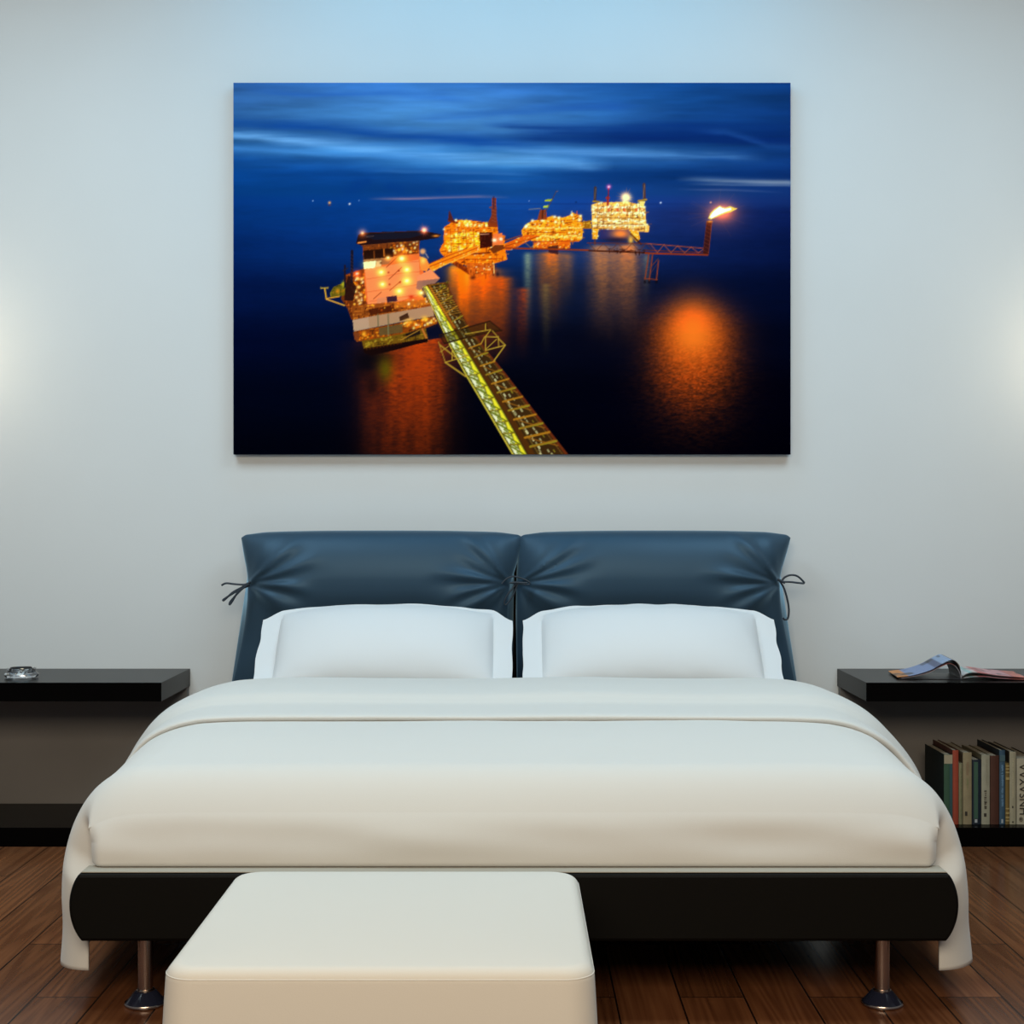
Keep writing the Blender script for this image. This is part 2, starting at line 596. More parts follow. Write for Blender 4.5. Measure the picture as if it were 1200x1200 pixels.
def duvet_fold():
    """turned-down upper part: follows the section, lifted off it, with a rounded roll at its front edge"""
    kmaxp = max(k for k in range(SECN) if SECP[k].y > -.33)
    prof = [(4.215, -.010), (4.180, -.008), (4.158, -.003), (4.150, .005), (4.154, .012), (4.172, .0155), (4.22, .017), (4.31, .0180), (4.345, .0215), (4.37, .032), (4.405, .046), (4.49, .0535), (4.57, .0545), (4.66, .052), (4.75, .049), (4.82, .042), (4.865, .026), (4.885, .004)]
    pr = catmull([(a, b, 0) for a, b in prof], 100)
    nu = 2 * kmaxp + 1
    bm = bmesh.new()
    V = []
    for q in pr:
        row = []
        for i in range(nu):
            k = abs(i - kmaxp)
            s = 1 if i >= kmaxp else -1
            x, z = section(k, max(4.1, q.x))
            x0, z0 = section(max(0, k - 1), q.x); x1, z1 = section(min(SECN - 1, k + 1), q.x)
            n = Vector((-(z1 - z0), x1 - x0)); n = Vector((abs(n.x), abs(n.y))).normalized() if n.length else Vector((0, 1))
            t = k / kmaxp
            lift = q.y * (1 + .12 * noise.noise(Vector((s * x * 2.5, 3.3, 9))))
            lift *= 1 + .35 * sstep(.62, .86, t)
            wav = .010 * noise.noise(Vector((s * x * 2.6, z * 2, 4.4))) + .004 * noise.noise(Vector((s * x * 7, z * 4, 1)))
            D = q.x + wav * sstep(4.45, 4.3, q.x) - .05 * sstep(.60, 1.0, t) * sstep(4.6, 4.2, q.x)
            extra = (.058 if s > 0 else .004) * sstep(.45, 1, t)
            row.append(bm.verts.new((XC + s * (x + n.x * lift + extra), Y(D), z + n.y * lift)))
        V.append(row)
    for j in range(len(pr) - 1):
        for i in range(nu - 1):
            bm.faces.new((V[j][i], V[j][i + 1], V[j + 1][i + 1], V[j + 1][i]))
    o = link('turned_down_edge', bm_mesh(bm, 'turned_down_edge'), M_LINEN, duvet, True)
    s = o.modifiers.new('thickness', 'SOLIDIFY')
    s.thickness = .004
    s.offset = -1
    return o


duvet_fold()


# ------------------------------------------------------------------ pillows
def pillow(cx, hw, label, seed):
    root = thing('pillow', label, 'pillow', (cx, Y(5.03), .53), 'pillows against the headboard')
    n, m = 96, 72
    tilt = math.radians(43)
    bm = bmesh.new()
    HH = .185
    FLW, FLH = .062, .018
    def surf(a, b, side):
        # a, b in [-1, 1]
        x = a * hw
        hh = HH * (1 - .10 * abs(a) ** 3 - .16 * sstep(.84, 1, abs(a)))
        y = b * hh
        ai = min(1, abs(x) / (hw - FLW)); bi = min(1, abs(y) / (hh - FLH))
        th = .088 * (1 - ai ** 2.8) ** .55 * (1 - bi ** 2.2) ** .6 + .003
        th += .004 * noise.noise(Vector((x * 6 + seed, y * 9, side * 3))) * (1 - ai ** 4) * (1 - bi ** 4)
        wob = .006 * noise.noise(Vector((x * 9 + seed, y * 9, 2.2))) * sstep(.8, 1, max(ai, bi))
        x += .006 * noise.noise(Vector((y * 14, seed, a))) * sstep(.9, 1, abs(a))
        y += .005 * noise.noise(Vector((x * 14, seed, b))) * sstep(.9, 1, abs(b))
        w = side * th + wob
        D = 5.055 + y * math.cos(tilt) - w * math.sin(tilt)
        z = .632 + y * math.sin(tilt) + w * math.cos(tilt)
        z += .018 * (1 - abs(a) ** 2)
        lim = .5335
        if z < lim:
            z = lim + (z - lim) * .02
        dl = 5.20 - .02 * (z - .55) + (.014 if abs(a) > .8 else 0) * 0
        if D > dl:
            D = dl + (D - dl) * .04
        return Vector((cx + x, Y(D), z))
    G = {}
    for side in (1, -1):
        for j in range(m):
            for i in range(n):
                a = -1 + 2 * i / (n - 1); b = -1 + 2 * j / (m - 1)
                G[side, i, j] = bm.verts.new(surf(a, b, side))
        for j in range(m - 1):
            for i in range(n - 1):
                bm.faces.new((G[side, i, j], G[side, i + 1, j], G[side, i + 1, j + 1], G[side, i, j + 1]))
    loop = [(i, 0) for i in range(n)] + [(n - 1, j) for j in range(1, m)] + [(i, m - 1) for i in range(n - 2, -1, -1)] + [(0, j) for j in range(m - 2, 0, -1)]
    for p, q in zip(loop, loop[1:] + loop[:1]):
        bm.faces.new((G[1, p[0], p[1]], G[1, q[0], q[1]], G[-1, q[0], q[1]], G[-1, p[0], p[1]]))
    link('pillowcase', bm_mesh(bm, 'pillowcase'), M_PILLOW, root, True)
    return root


pillow((451.0 - 600) * 5.05 / F, .418, 'white flanged pillow on the left half of the bed', 1.3)
pillow((763.0 - 600) * 5.05 / F, .421, 'white flanged pillow on the right half of the bed', 8.9)

# ------------------------------------------------------------------ ottoman
OX0, OX1, OD0, OD1, OZ = -.556, .133, 2.42, 3.10, .369
ott = thing('ottoman', 'square cream upholstered ottoman standing at the foot of the bed', 'ottoman', ((OX0 + OX1) / 2, Y((OD0 + OD1) / 2), 0))


def rounded_block(x0, x1, y0, y1, z0, z1, rv, rt, crown, bulge, nx=40, nz=20):
    """upholstered block: rounded corners in plan, soft top edge, crowned top, bulging sides"""
    bm = bmesh.new()
    cx, cy = (x0 + x1) / 2, (y0 + y1) / 2
    hx, hy = (x1 - x0) / 2, (y1 - y0) / 2
    def plan(t, s, r):
        # superellipse-like rounded rectangle by angle
        n = 160
        k = int(t) % n
        per = []
        seg = n // 4
        q, u = divmod(k, seg)
        u = u / seg
        corners = [(1, 1), (-1, 1), (-1, -1), (1, -1)]
        # walk: half side, corner, half side
        c = corners[q]
        L1 = .3; L2 = .7
        ex, ey = hx - s, hy - s
        rr = max(.002, r - s * .6)
        if q % 2 == 0:
            a0 = Vector((c[0] * ex, 0)); a1 = Vector((c[0] * ex, c[1] * (ey - rr)))
            b0 = Vector((c[0] * (ex - rr), c[1] * ey)); b1 = Vector((0, c[1] * ey))
            cc = Vector((c[0] * (ex - rr), c[1] * (ey - rr)))
        else:
            a0 = Vector((0, c[1] * ey)); a1 = Vector((c[0] * (ex - rr), c[1] * ey))
            b0 = Vector((c[0] * ex, c[1] * (ey - rr))); b1 = Vector((c[0] * ex, 0))
            cc = Vector((c[0] * (ex - rr), c[1] * (ey - rr)))
        if u < L1:
            return a0.lerp(a1, u / L1)
        if u > L2:
            return b0.lerp(b1, (u - L2) / (1 - L2))
        w = (u - L1) / (L2 - L1)
        d0, d1 = (a1 - cc), (b0 - cc)
        ang = w * math.pi / 2
        return cc + d0 * math.cos(ang) + d1 * math.sin(ang)
    n = 160
    rings = []
    zs = []
    for i in range(nz + 1):
        q = i / nz
        zs.append((z0 + (z1 - rt - z0) * q, -bulge * math.sin(math.pi * q)))
    for i in range(1, 9):
        a = i / 8 * math.pi / 2
        zs.append((z1 - rt + rt * math.sin(a), rt * (1 - math.cos(a))))
    for z, s in zs:
        rings.append([bm.verts.new((cx + p.x, cy + p.y, z)) for p in (plan(k, s, rv) for k in range(n))])
    for i in range(1, 14):
        f = 1 - i / 14
        base = zs[-1][1]
        rings.append([bm.verts.new((cx + p.x * f, cy + p.y * f, z1 + crown * (1 - f * f) ** .7)) for p in (plan(k, base, rv) for k in range(n))])
    for A, B in zip(rings, rings[1:]):
        for k in range(n):
            bm.faces.new((A[k], A[(k + 1) % n], B[(k + 1) % n], B[k]))
    c = bm.verts.new((cx, cy, z1 + crown))
    for k in range(n):
        bm.faces.new((rings[-1][k], rings[-1][(k + 1) % n], c))
    bm.faces.new(rings[0])
    seam = [Vector((cx + p.x, cy + p.y, z1 - rt * .72)) for p in (plan(k, rt * .07, rv) for k in range(n))]
    return bm_mesh(bm, 'block'), seam


me, seam = rounded_block(OX0, OX1, Y(OD0), Y(OD1), 0, OZ, .050, .024, .008, .007)
link('upholstery', me, M_OTTO, ott, True)
tube('piping', seam + [seam[0]], .0016, M_OTTO, ott, n=480, k=6)

# ------------------------------------------------------------------ bedside shelves
NT0 = CAMZ - 200 * 5.0 / F
NT1 = CAMZ - 222 * 5.0 / F
NB = CAMZ - 370 * 5.0 / F


def bedside(x_in, x_out, label):
    s = 1 if x_out > x_in else -1
    lo, hi = min(x_in, x_out), max(x_in, x_out)
    root = thing('bedside_shelf', label, 'bedside table', ((lo + hi) / 2, Y(5.22), 0), 'low black bedside shelf units')
    box('top_panel', lo, hi, Y(5.0), -.001, NT1, NT0, M_LACQUER, root, .0012)
    box('bottom_shelf', lo, hi, Y(5.0), -.001, .0, NB, M_LACQUER, root, .0012)
    bp = box('back_panel', lo + .004, hi - .004, Y(5.415), -.004, NB, NT1, M_PANEL, root)
    tag(bp, 'dark grey back panel')
    xo = x_out
    box('end_panel', min(xo, xo - s * .06), max(xo, xo - s * .06), Y(5.004), Y(5.415), NB, NT1, M_LACQUER, root, .001)
    return root


LX, RX = -1.1415, 1.1533
bedside(LX, -2.35, 'low black bedside shelf left of the bed, empty below its top')
bedside(RX, 2.36, 'low black bedside shelf right of the bed, holding a row of books')

# ------------------------------------------------------------------ glass dish
def glass_dish():
    c = P(25.3, 0, 5.16); cz = NT0 + .0008
    root = thing('glass_dish', 'clear glass dish with a notched rim on the left bedside shelf', 'dish', (c.x, c.y, cz))
    n = 72
    prof = [(0, 0), (.046, 0), (.053, .003), (.0565, .009), (.0545, .013), (.0485, .018), (.0470, .030), (.045, .032), (.041, .030), (.040, .020), (.034, .010), (0, .009)]
    bm = bmesh.new()
    rings = []
    for i, (r, z) in enumerate(prof):
        if r == 0:
            rings.append([bm.verts.new((c.x, c.y, cz + z))]); continue
        ring = []
        for k in range(n):
            a = 2 * math.pi * k / n
            dz = 0
            if z >= .03:
                dz = -.010 * max(0, math.cos(3 * (a - .9))) ** 14
            ring.append(bm.verts.new((c.x + r * math.cos(a), c.y + r * math.sin(a), cz + z + dz)))
        rings.append(ring)
    for a, b in zip(rings, rings[1:]):
        for k in range(n):
            j = (k + 1) % n
            if len(a) == 1: bm.faces.new((a[0], b[j], b[k]))
            elif len(b) == 1: bm.faces.new((a[k], a[j], b[0]))
            else: bm.faces.new((a[k], a[j], b[j], b[k]))
    link('bowl', bm_mesh(bm, 'bowl'), M_GLASS, root, True)


glass_dish()


# ------------------------------------------------------------------ open magazine
def magazine():
    sp = P(1119, 0, 5.185)
    root = thing('magazine', 'open glossy magazine with a curled page on the right bedside shelf', 'magazine', (sp.x, sp.y, NT0))
    mv = vcol_mat('magazine_print', .35, .4)
    hd = .098
    rot = math.radians(-5)
    def sheet(name, prof, th, palette, seed, skew=0, hdep=hd):
        rnd = random.Random(seed)
        cur = catmull([(a, b, 0) for a, b in prof], 50)
        n = len(cur)
        ny = 26
        bm = bmesh.new()
        cl = bm.verts.layers.float_color.new('Col')
        blocks = [(rnd.random(), rnd.random(), .03 + .10 * rnd.random(), .06 + .2 * rnd.random(), rnd.choice((.35, .55, 1.5, .2))) for _ in range(26)]
        zones = {'L': [(.22, (.42, .45, .50)), (.34, (.16, .09, .05)), (.42, (.03, .04, .07)), (.58, (.20, .29, .45)), (.66, (.04, .06, .14)), (.90, (.14, .20, .37)), (1.1, (.50, .17, .02))],
                 'K': [(.30, (.40, .38, .40)), (.6, (.30, .08, .07)), (1.1, (.40, .30, .32))],
                 'R': [(.10, (.10, .09, .09)), (.24, (.42, .44, .46)), (.32, (.22, .38, .38)), (.40, (.42, .36, .36)), (.54, (.42, .12, .12)), (.82, (.44, .20, .22)), (.86, (.34, .08, .08)), (1.1, (.42, .10, .07))],
                 'D': [(1.1, (.012, .012, .016))]}[palette]
        def colr(u, v):
            c = next(cc for lim, cc in zones if u <= lim)
            for bx, by, bw, bh, bc in blocks:
                if bx < u < bx + bw and by < v < by + bh:
                    c = tuple(min(.55, q * bc) for q in c)
            return c
        G = {}
        for side in (0, 1):
            for i, p in enumerate(cur):
                t = (cur[min(i + 1, n - 1)] - cur[max(0, i - 1)]).normalized()
                nn = Vector((-t.y, t.x, 0))
                if nn.y < 0 and abs(t.x) > .2: nn = -nn
                if prof[-1][0] < 0: nn = Vector((t.y, -t.x, 0))
                q = p + nn * th * (1 if side == 0 else 0)
                for j in range(ny):
                    v = j / (ny - 1)
                    x, y, z = q.x, -hdep + 2 * hdep * v, max(.0008, q.y) * (1 + skew * (v - .5))
                    X = x * math.cos(rot) - y * math.sin(rot); Yv = x * math.sin(rot) + y * math.cos(rot)
                    vt = bm.verts.new((sp.x + X, sp.y + Yv, NT0 + z))
                    c = colr(i / (n - 1), v) if side == 0 else (.04, .035, .04)
                    vt[cl] = (*c, 1)
                    G[side, i, j] = vt
        for i in range(n - 1):
            for j in range(ny - 1):
                for side in (0, 1):
                    bm.faces.new([G[side, i, j], G[side, i + 1, j], G[side, i + 1, j + 1], G[side, i, j + 1]])
            for j in (0, ny - 1):
                bm.faces.new([G[0, i, j], G[0, i + 1, j], G[1, i + 1, j], G[1, i, j]])
        for j in range(ny - 1):
            for i in (0, n - 1):
                bm.faces.new([G[0, i, j], G[0, i, j + 1], G[1, i, j + 1], G[1, i, j]])
        return link(name, bm_mesh(bm, name), mv, root, True)
    sheet('left_page', [(-.001, .004), (.000, .024), (-.010, .052), (-.030, .064), (-.058, .052), (-.098, .030), (-.150, .013), (-.206, .005)], .0022, 'L', 5)
    sheet('curled_page', [(-.0005, .003), (-.004, .022), (-.018, .044), (-.036, .052), (-.060, .044), (-.098, .024), (-.145, .010), (-.192, .002)], .0016, 'K', 9, 0, hd * .99)
    sheet('right_page', [(.001, .004), (.016, .017), (.040, .023), (.075, .020), (.118, .014), (.165, .010), (.214, .0065)], .003, 'R', 12)
    sheet('back_page', [(.001, .002), (.030, .008), (.075, .010), (.130, .005), (.216, .001)], .002, 'R', 21, 0, hd * 1.02)
    # the cover lies flat under the left leaves
    sheet('cover', [(0, .0008), (-.06, .0008), (-.13, .0008), (-.200, .0008)], .0012, 'D', 3)


magazine()

# ------------------------------------------------------------------ books
BD = 5.05


def text_mesh(name, body, size, m, parent, loc, vertical=True, depth=.0002):
    cu = bpy.data.curves.new(name, 'FONT')
    cu.body = body
    cu.size = size
    cu.extrude = depth
    cu.align_x = 'LEFT'
    cu.align_y = 'CENTER'
    tmp = bpy.data.objects.new('tmp', cu)
    COL.objects.link(tmp)
    dg = bpy.context.evaluated_depsgraph_get()
    me = bpy.data.meshes.new_from_object(tmp.evaluated_get(dg))
    bpy.data.objects.remove(tmp)
    # upright facing the viewer, read from the bottom up
    R = Matrix.Rotation(math.pi / 2, 4, 'X')
    if vertical:
        R = R @ Matrix.Rotation(math.pi / 2, 4, 'Z')
    me.transform(Matrix.Translation(loc) @ R)
    me.name = name
    me.materials.clear()
    return link(name, me, m, parent)


def book(x0, x1, ytop, color, label, dep=.215, bdark=None, rough=.6, lean=0):
    """x0, x1, ytop in picture pixels at the row's front"""
    X0, X1 = (x0 - 600) * BD / F + .0004, (x1 - 600) * BD / F - .0004
    z0, z1 = NB + .0004, CAMZ - (ytop - 600) * BD / F
    yf = Y(BD); yb = yf + dep
    root = thing('book', label, 'book', ((X0 + X1) / 2, (yf + yb) / 2, z0), 'books standing on the right bedside shelf')
    color = tuple(c / 1.85 for c in color)
    mc = mat('book_cloth', color, rough, spec=.25, bump=.15, bscale=500, var=.10, vscale=30)
    mb = mc if bdark is None else mat('book_board', bdark, rough, spec=.2, bump=.1, bscale=500)
    w = X1 - X0
    b = min(.0022, w * .16)
    # spine slightly rounded
    bm = bmesh.new()
    n = 8
    pts = []
    for i in range(n + 1):
        a = i / n
        pts.append((X0 + w * a, yf - .0025 * math.sin(math.pi * a) + .0025))
    ring0 = [bm.verts.new((x, y, z0)) for x, y in pts] + [bm.verts.new((X1, yf + .005, z0)), bm.verts.new((X0, yf + .005, z0))]
    ring1 = [bm.verts.new((v.co.x, v.co.y, z1)) for v in ring0]
    m = len(ring0)
    for i in range(m):
        bm.faces.new((ring0[i], ring0[(i + 1) % m], ring1[(i + 1) % m], ring1[i]))
    bm.faces.new(ring0); bm.faces.new(ring1)
    sp = link('spine', bm_mesh(bm, 'spine'), mc, root)
    box('cover_board', X0, X0 + b, yf + .005, yb, z0, z1, mb, root)
    box('cover_board', X1 - b, X1, yf + .005, yb, z0, z1, mb, root)
    pg = box('page_block', X0 + b, X1 - b, yf + .0052, yb - .004, z0 + .002, z1 - .003, M_PAPER, root)
    tag(pg, 'pale page edges')
    return root, X0, X1, z0, z1


def spine_box(root, X0, X1, fa, fb, za, zb, m, name):
    w = X1 - X0
    return box(name, X0 + w * fa, X0 + w * fb, Y(BD) - .0006, Y(BD) + .002, za, zb, m, root)


def zpx(y):
    return CAMZ - (y - 600) * BD / F


def strokes(root, X0, X1, fc, ya, yb, m, wfrac, seed, name='spine_title'):
    """worn title too small to read: a broken line of short strokes"""
    r = random.Random(seed)
    bm = bmesh.new()
    w = X1 - X0
    z = zpx(yb)
    top = zpx(ya)
    while z < top - .002:
        h = .0010 + .0018 * r.random()
        a = fc - wfrac * (.25 + .25 * r.random()); b_ = fc + wfrac * (.25 + .25 * r.random())
        box_bm(X0 + w * a, X0 + w * b_, Y(BD) - .0005, Y(BD) + .002, z, min(top, z + h), bm=bm)
        z += h + .0009 + (.003 if r.random() < .15 else 0)
    return link(name, bm_mesh(bm, name), m, root)


# green book with a cream cap
b, X0, X1, z0, z1 = book(1106.3, 1116.3, 884.5, (.045, .115, .070), 'green spined book with a cream top band, first in the row', .235, (.006, .009, .008))
cb = spine_box(b, X0, X1, 0, 1, zpx(895), zpx(884.6), mat('cream_band', (.245, .213, .142), .7, bump=.1, bscale=400), 'top_band')
tag(cb, 'cream top band')
spine_box(b, X0, X1, .66, 1, z0, zpx(895), mat('teal_strip', (.012, .050, .055), .6, bump=.1, bscale=400), 'side_strip')
# red
b, X0, X1, z0, z1 = book(1116.5, 1123.6, 879.3, (.42, .075, .040), 'tall narrow red book with a plain spine', .24, (.06, .02, .014))
# thin sage
b, X0, X1, z0, z1 = book(1123.8, 1128.2, 894.5, (.28, .27, .16), 'short thin sage book between the red and tan books', .17)
strokes(b, X0, X1, .6, 900, 960, mat('olive_print', (.10, .11, .05), .7, bump=.05), .5, 4)
# tan
b, X0, X1, z0, z1 = book(1128.6, 1139.0, 882.0, (.36, .30, .18), 'wide tan book with a small dark mark low on its spine', .235, (.10, .075, .05))
strokes(b, X0, X1, .5, 891, 908, mat('brown_print', (.17, .12, .07), .7, bump=.05), .34, 6)
strokes(b, X0, X1, .5, 912, 925, mat('green_print', (.14, .15, .07), .7, bump=.05), .30, 7)
spine_box(b, X0, X1, .22, .48, zpx(956), zpx(951), M_INK, 'spine_emblem')
# navy / green
b, X0, X1, z0, z1 = book(1139.6, 1150.0, 890.4, (.012, .022, .040), 'dark navy book with a green stripe and silver emblem', .22, (.008, .010, .014))
spine_box(b, X0, X1, .16, .62, zpx(960), zpx(893), mat('green_stripe', (.020, .062, .040), .6, bump=.05), 'green_stripe')
strokes(b, X0, X1, .50, 898, 948, mat('mint_print', (.08, .17, .11), .6, bump=.05), .26, 9)
spine_box(b, X0, X1, .25, .55, zpx(964), zpx(959), M_SILVER, 'spine_emblem')
# cream with dark lettering
b, X0, X1, z0, z1 = book(1150.3, 1160.2, 884.8, (.42, .41, .31), 'cream book with dark lettering down its spine', .225, (.10, .085, .05))
strokes(b, X0, X1, .62, 889, 920, mat('grey_print', (.20, .19, .14), .7, bump=.05), .26, 12)
strokes(b, X0, X1, .46, 925, 948, M_INK, .36, 14)
spine_box(b, X0, X1, .28, .58, zpx(957), zpx(953), M_INK, 'spine_emblem')
# brown
b, X0, X1, z0, z1 = book(1160.6, 1171.0, 885.6, (.090, .032, .020), 'plain brown book beside the cream lettered one', .235, (.020, .010, .007))
# blue
b, X0, X1, z0, z1 = book(1171.4, 1178.0, 879.3, (.050, .115, .185), 'tall narrow blue book next to the plain brown one', .245, (.012, .016, .02))
spine_box(b, X0, X1, 0, 1, zpx(892), zpx(885), mat('teal_band', (.030, .070, .085), .6, bump=.05), 'spine_band')
strokes(b, X0, X1, .5, 896, 945, mat('blue_print', (.10, .19, .29), .6, bump=.05), .42, 18)
spine_box(b, X0, X1, .3, .62, zpx(964.5), zpx(960), M_SILVER, 'spine_emblem')
# ochre
b, X0, X1, z0, z1 = book(1178.3, 1183.0, 894.6, (.23, .155, .045), 'short ochre book with pale gilt bands on its spine', .19)
for ya, yb in ((897, 898.5), (900.5, 902), (904.5, 906), (911, 914), (947, 948.5), (952, 954), (957, 959), (961, 962.5)):
    spine_box(b, X0, X1, .05, .95, zpx(yb), zpx(ya), M_GOLD, 'gilt_band')
# thin cream
b, X0, X1, z0, z1 = book(1183.2, 1191.0, 881.0, (.43, .40, .28), 'tall cream book with a tiny dark mark at its foot', .23, (.03, .025, .02))
strokes(b, X0, X1, .5, 888, 935, mat('faint_print', (.32, .29, .19), .7, bump=.05), .2, 22)
spine_box(b, X0, X1, .36, .56, zpx(947), zpx(944.5), M_INK, 'spine_mark')
spine_box(b, X0, X1, .36, .60, zpx(964), zpx(962.5), M_INK, 'spine_mark')
# wide cream with large lettering
b, X0, X1, z0, z1 = book(1191.6, 1215.0, 889.0, (.52, .48, .36), 'thick cream book with large dark lettering, cut off at the right', .25, (.012, .010, .009))
text_mesh('spine_title', 'HNSAYAA', .0375, M_INK, b, Vector(((1200.0 - 600) * BD / F, Y(BD) - .0006, zpx(955.5))))
tube('publisher_mark', [Vector(((1196.5 - 600) * BD / F + .0052 * math.cos(a), Y(BD) - .0003, zpx(960) + .0065 * math.sin(a))) for a in [i * math.pi / 6 for i in range(13)]], .0008, M_INK, b, 40, 6)
spine_box(b, X0, X1, (1195.6 - 1191.6) / 23.4, (1197.2 - 1191.6) / 23.4, zpx(961), zpx(959), M_INK, 'spine_emblem')
PRINT_GAIN = 1.03

# ------------------------------------------------------------------ the canvas picture
CX0, CX1, CY0, CY1 = 273.5, 926.5, 97.0, 532.5      # picture edges in pixels at the canvas front
CDF = 5.412
SS = 2
PW, PH = int(CX1 - CX0), int(CY1 - CY0)
W2, H2 = PW * SS, PH * SS
yy, xx = np.mgrid[0:H2, 0:W2].astype(np.float32)
gx = CX0 + (xx + .5) / SS
gy = CY0 + (yy + .5) / SS
rng = np.random.default_rng(11)


def fbm(sx, sy, octs=4, seed=0, gain=.5):
    """smooth noise in about -1..1, feature size sx by sy pixels"""
    r = np.random.default_rng(seed)
    out = np.zeros((H2, W2), np.float32); amp = 1.; tot = 0
    for o in range(octs):
        fx, fy = sx / 2 ** o, sy / 2 ** o
        nx, ny = int((CX1 - CX0) / fx) + 4, int((CY1 - CY0) / fy) + 4
        g = r.uniform(-1, 1, (ny, nx)).astype(np.float32)
        u = (gx - CX0) / fx; v = (gy - CY0) / fy
        i = u.astype(int); j = v.astype(int)
        a = u - i; b = v - j
        a = a * a * (3 - 2 * a); b = b * b * (3 - 2 * b)
        out += amp * ((g[j, i] * (1 - a) + g[j, i + 1] * a) * (1 - b) + (g[j + 1, i] * (1 - a) + g[j + 1, i + 1] * a) * b)
        tot += amp; amp *= gain
    return out / tot


CXS = np.array([273, 400, 500, 600, 700, 800, 927.])
ROWS = [
    (97, [(50, 100, 182), (60, 118, 208), (68, 130, 222), (62, 122, 215), (40, 98, 185), (22, 75, 155), (16, 62, 140)]),
    (115, [(55, 108, 190), (70, 132, 218), (80, 145, 232), (72, 134, 224), (44, 104, 190), (24, 78, 158), (15, 60, 136)]),
    (135, [(50, 104, 182), (70, 132, 212), (84, 148, 228), (76, 138, 220), (52, 112, 196), (24, 75, 155), (13, 54, 128)]),
    (150, [(24, 75, 150), (52, 112, 195), (74, 136, 216), (72, 132, 212), (46, 102, 180), (20, 64, 138), (11, 48, 115)]),
    (163, [(26, 84, 160), (46, 104, 186), (52, 108, 188), (40, 92, 168), (20, 64, 138), (13, 52, 118), (10, 44, 108)]),
    (177, [(40, 100, 178), (74, 142, 215), (60, 126, 200), (50, 112, 182), (46, 100, 168), (26, 72, 138), (14, 52, 118)]),
    (190, [(16, 72, 148), (30, 90, 168), (62, 126, 198), (74, 138, 204), (40, 92, 160), (28, 74, 142), (16, 56, 126)]),
    (205, [(8, 62, 136), (12, 66, 142), (20, 76, 152), (24, 80, 150), (14, 60, 130), (10, 50, 116), (12, 46, 112)]),
    (225, [(6, 58, 130), (8, 62, 135), (12, 62, 135), (20, 74, 148), (20, 65, 140), (20, 58, 125), (18, 48, 115)]),
    (236, [(5, 50, 118), (6, 56, 126), (13, 64, 136), (18, 70, 145), (20, 60, 135), (22, 50, 116), (16, 40, 98)]),
    (250, [(4, 46, 110), (6, 52, 120), (10, 58, 128), (14, 62, 135), (22, 54, 122), (22, 40, 98), (9, 26, 78)]),
    (290, [(3, 34, 92), (5, 42, 105), (8, 45, 105), (10, 46, 104), (14, 42, 100), (12, 30, 80), (5, 18, 60)]),
    (340, [(2, 18, 62), (2, 20, 62), (6, 20, 55), (8, 24, 58), (10, 20, 48), (3, 13, 44), (2, 9, 38)]),
    (400, [(1, 7, 36), (1, 8, 36), (3, 8, 28), (5, 8, 24), (4, 6, 22), (3, 6, 22), (1, 4, 22)]),
    (460, [(1, 4, 20), (1, 4, 20), (2, 4, 15), (2, 3, 13), (1, 2, 13), (1, 2, 14), (1, 1, 11)]),
    (533, [(1, 2, 11), (1, 2, 11), (1, 2, 9), (1, 1, 9), (1, 1, 9), (1, 1, 9), (0, 0, 6)])]
RY = np.array([r[0] for r in ROWS], float)
img = np.zeros((H2, W2, 3), np.float32)
ROWS = [(y, [(r * .88, g * (.87 if y < 170 else .93), b * (.80 if y < 170 else .90)) for r, g, b in row] if y < 230 else row) for y, row in ROWS]
ctrl = np.array([r[1] for r in ROWS], float)
for c in range(3):
    cols = np.stack([np.interp(gx[0], CXS, ctrl[k, :, c]) for k in range(len(ROWS))])
    t = np.interp(gy[:, 0], RY, np.arange(len(ROWS)))
    i = np.clip(t.astype(int), 0, len(ROWS) - 2); f = (t - i)
    f = f * f * (3 - 2 * f)
    img[:, :, c] = cols[i] * (1 - f)[:, None] + cols[i + 1] * f[:, None]


def bb(x0, y0, x1, y1):
    a = max(0, int((x0 - CX0) * SS) - 1); b = min(W2, int((x1 - CX0) * SS) + 2)
    c = max(0, int((y0 - CY0) * SS) - 1); d = min(H2, int((y1 - CY0) * SS) + 2)
    return (slice(c, max(c, d)), slice(a, max(a, b)))


def over(s, m, col):
    m = m[..., None]
    img[s] = img[s] * (1 - m) + np.array(col, np.float32) * m


def poly(pts, col, alpha=1.):
    xs = [p[0] for p in pts]; ys = [p[1] for p in pts]
    s = bb(min(xs), min(ys), max(xs), max(ys))
    X, Yg = gx[s], gy[s]
    ins = np.zeros(X.shape, bool)
    n = len(pts)
    for k in range(n):
        x1, y1 = pts[k]; x2, y2 = pts[(k + 1) % n]
        if y1 == y2:
            continue
        c = ((Yg < y1) != (Yg < y2)) & (X < (x2 - x1) * (Yg - y1) / (y2 - y1) + x1)
        ins ^= c
    over(s, ins * np.float32(alpha), col)


def line(p, q, w, col, alpha=1., soft=.5):
    r = w / 2
    s = bb(min(p[0], q[0]) - r - 1, min(p[1], q[1]) - r - 1, max(p[0], q[0]) + r + 1, max(p[1], q[1]) + r + 1)
    X, Yg = gx[s], gy[s]
    dx, dy = q[0] - p[0], q[1] - p[1]
    L = dx * dx + dy * dy + 1e-9
    t = np.clip(((X - p[0]) * dx + (Yg - p[1]) * dy) / L, 0, 1)
    d = np.hypot(X - p[0] - t * dx, Yg - p[1] - t * dy)
    over(s, np.clip((r + soft * .5 - d) / soft, 0, 1) * np.float32(alpha), col)


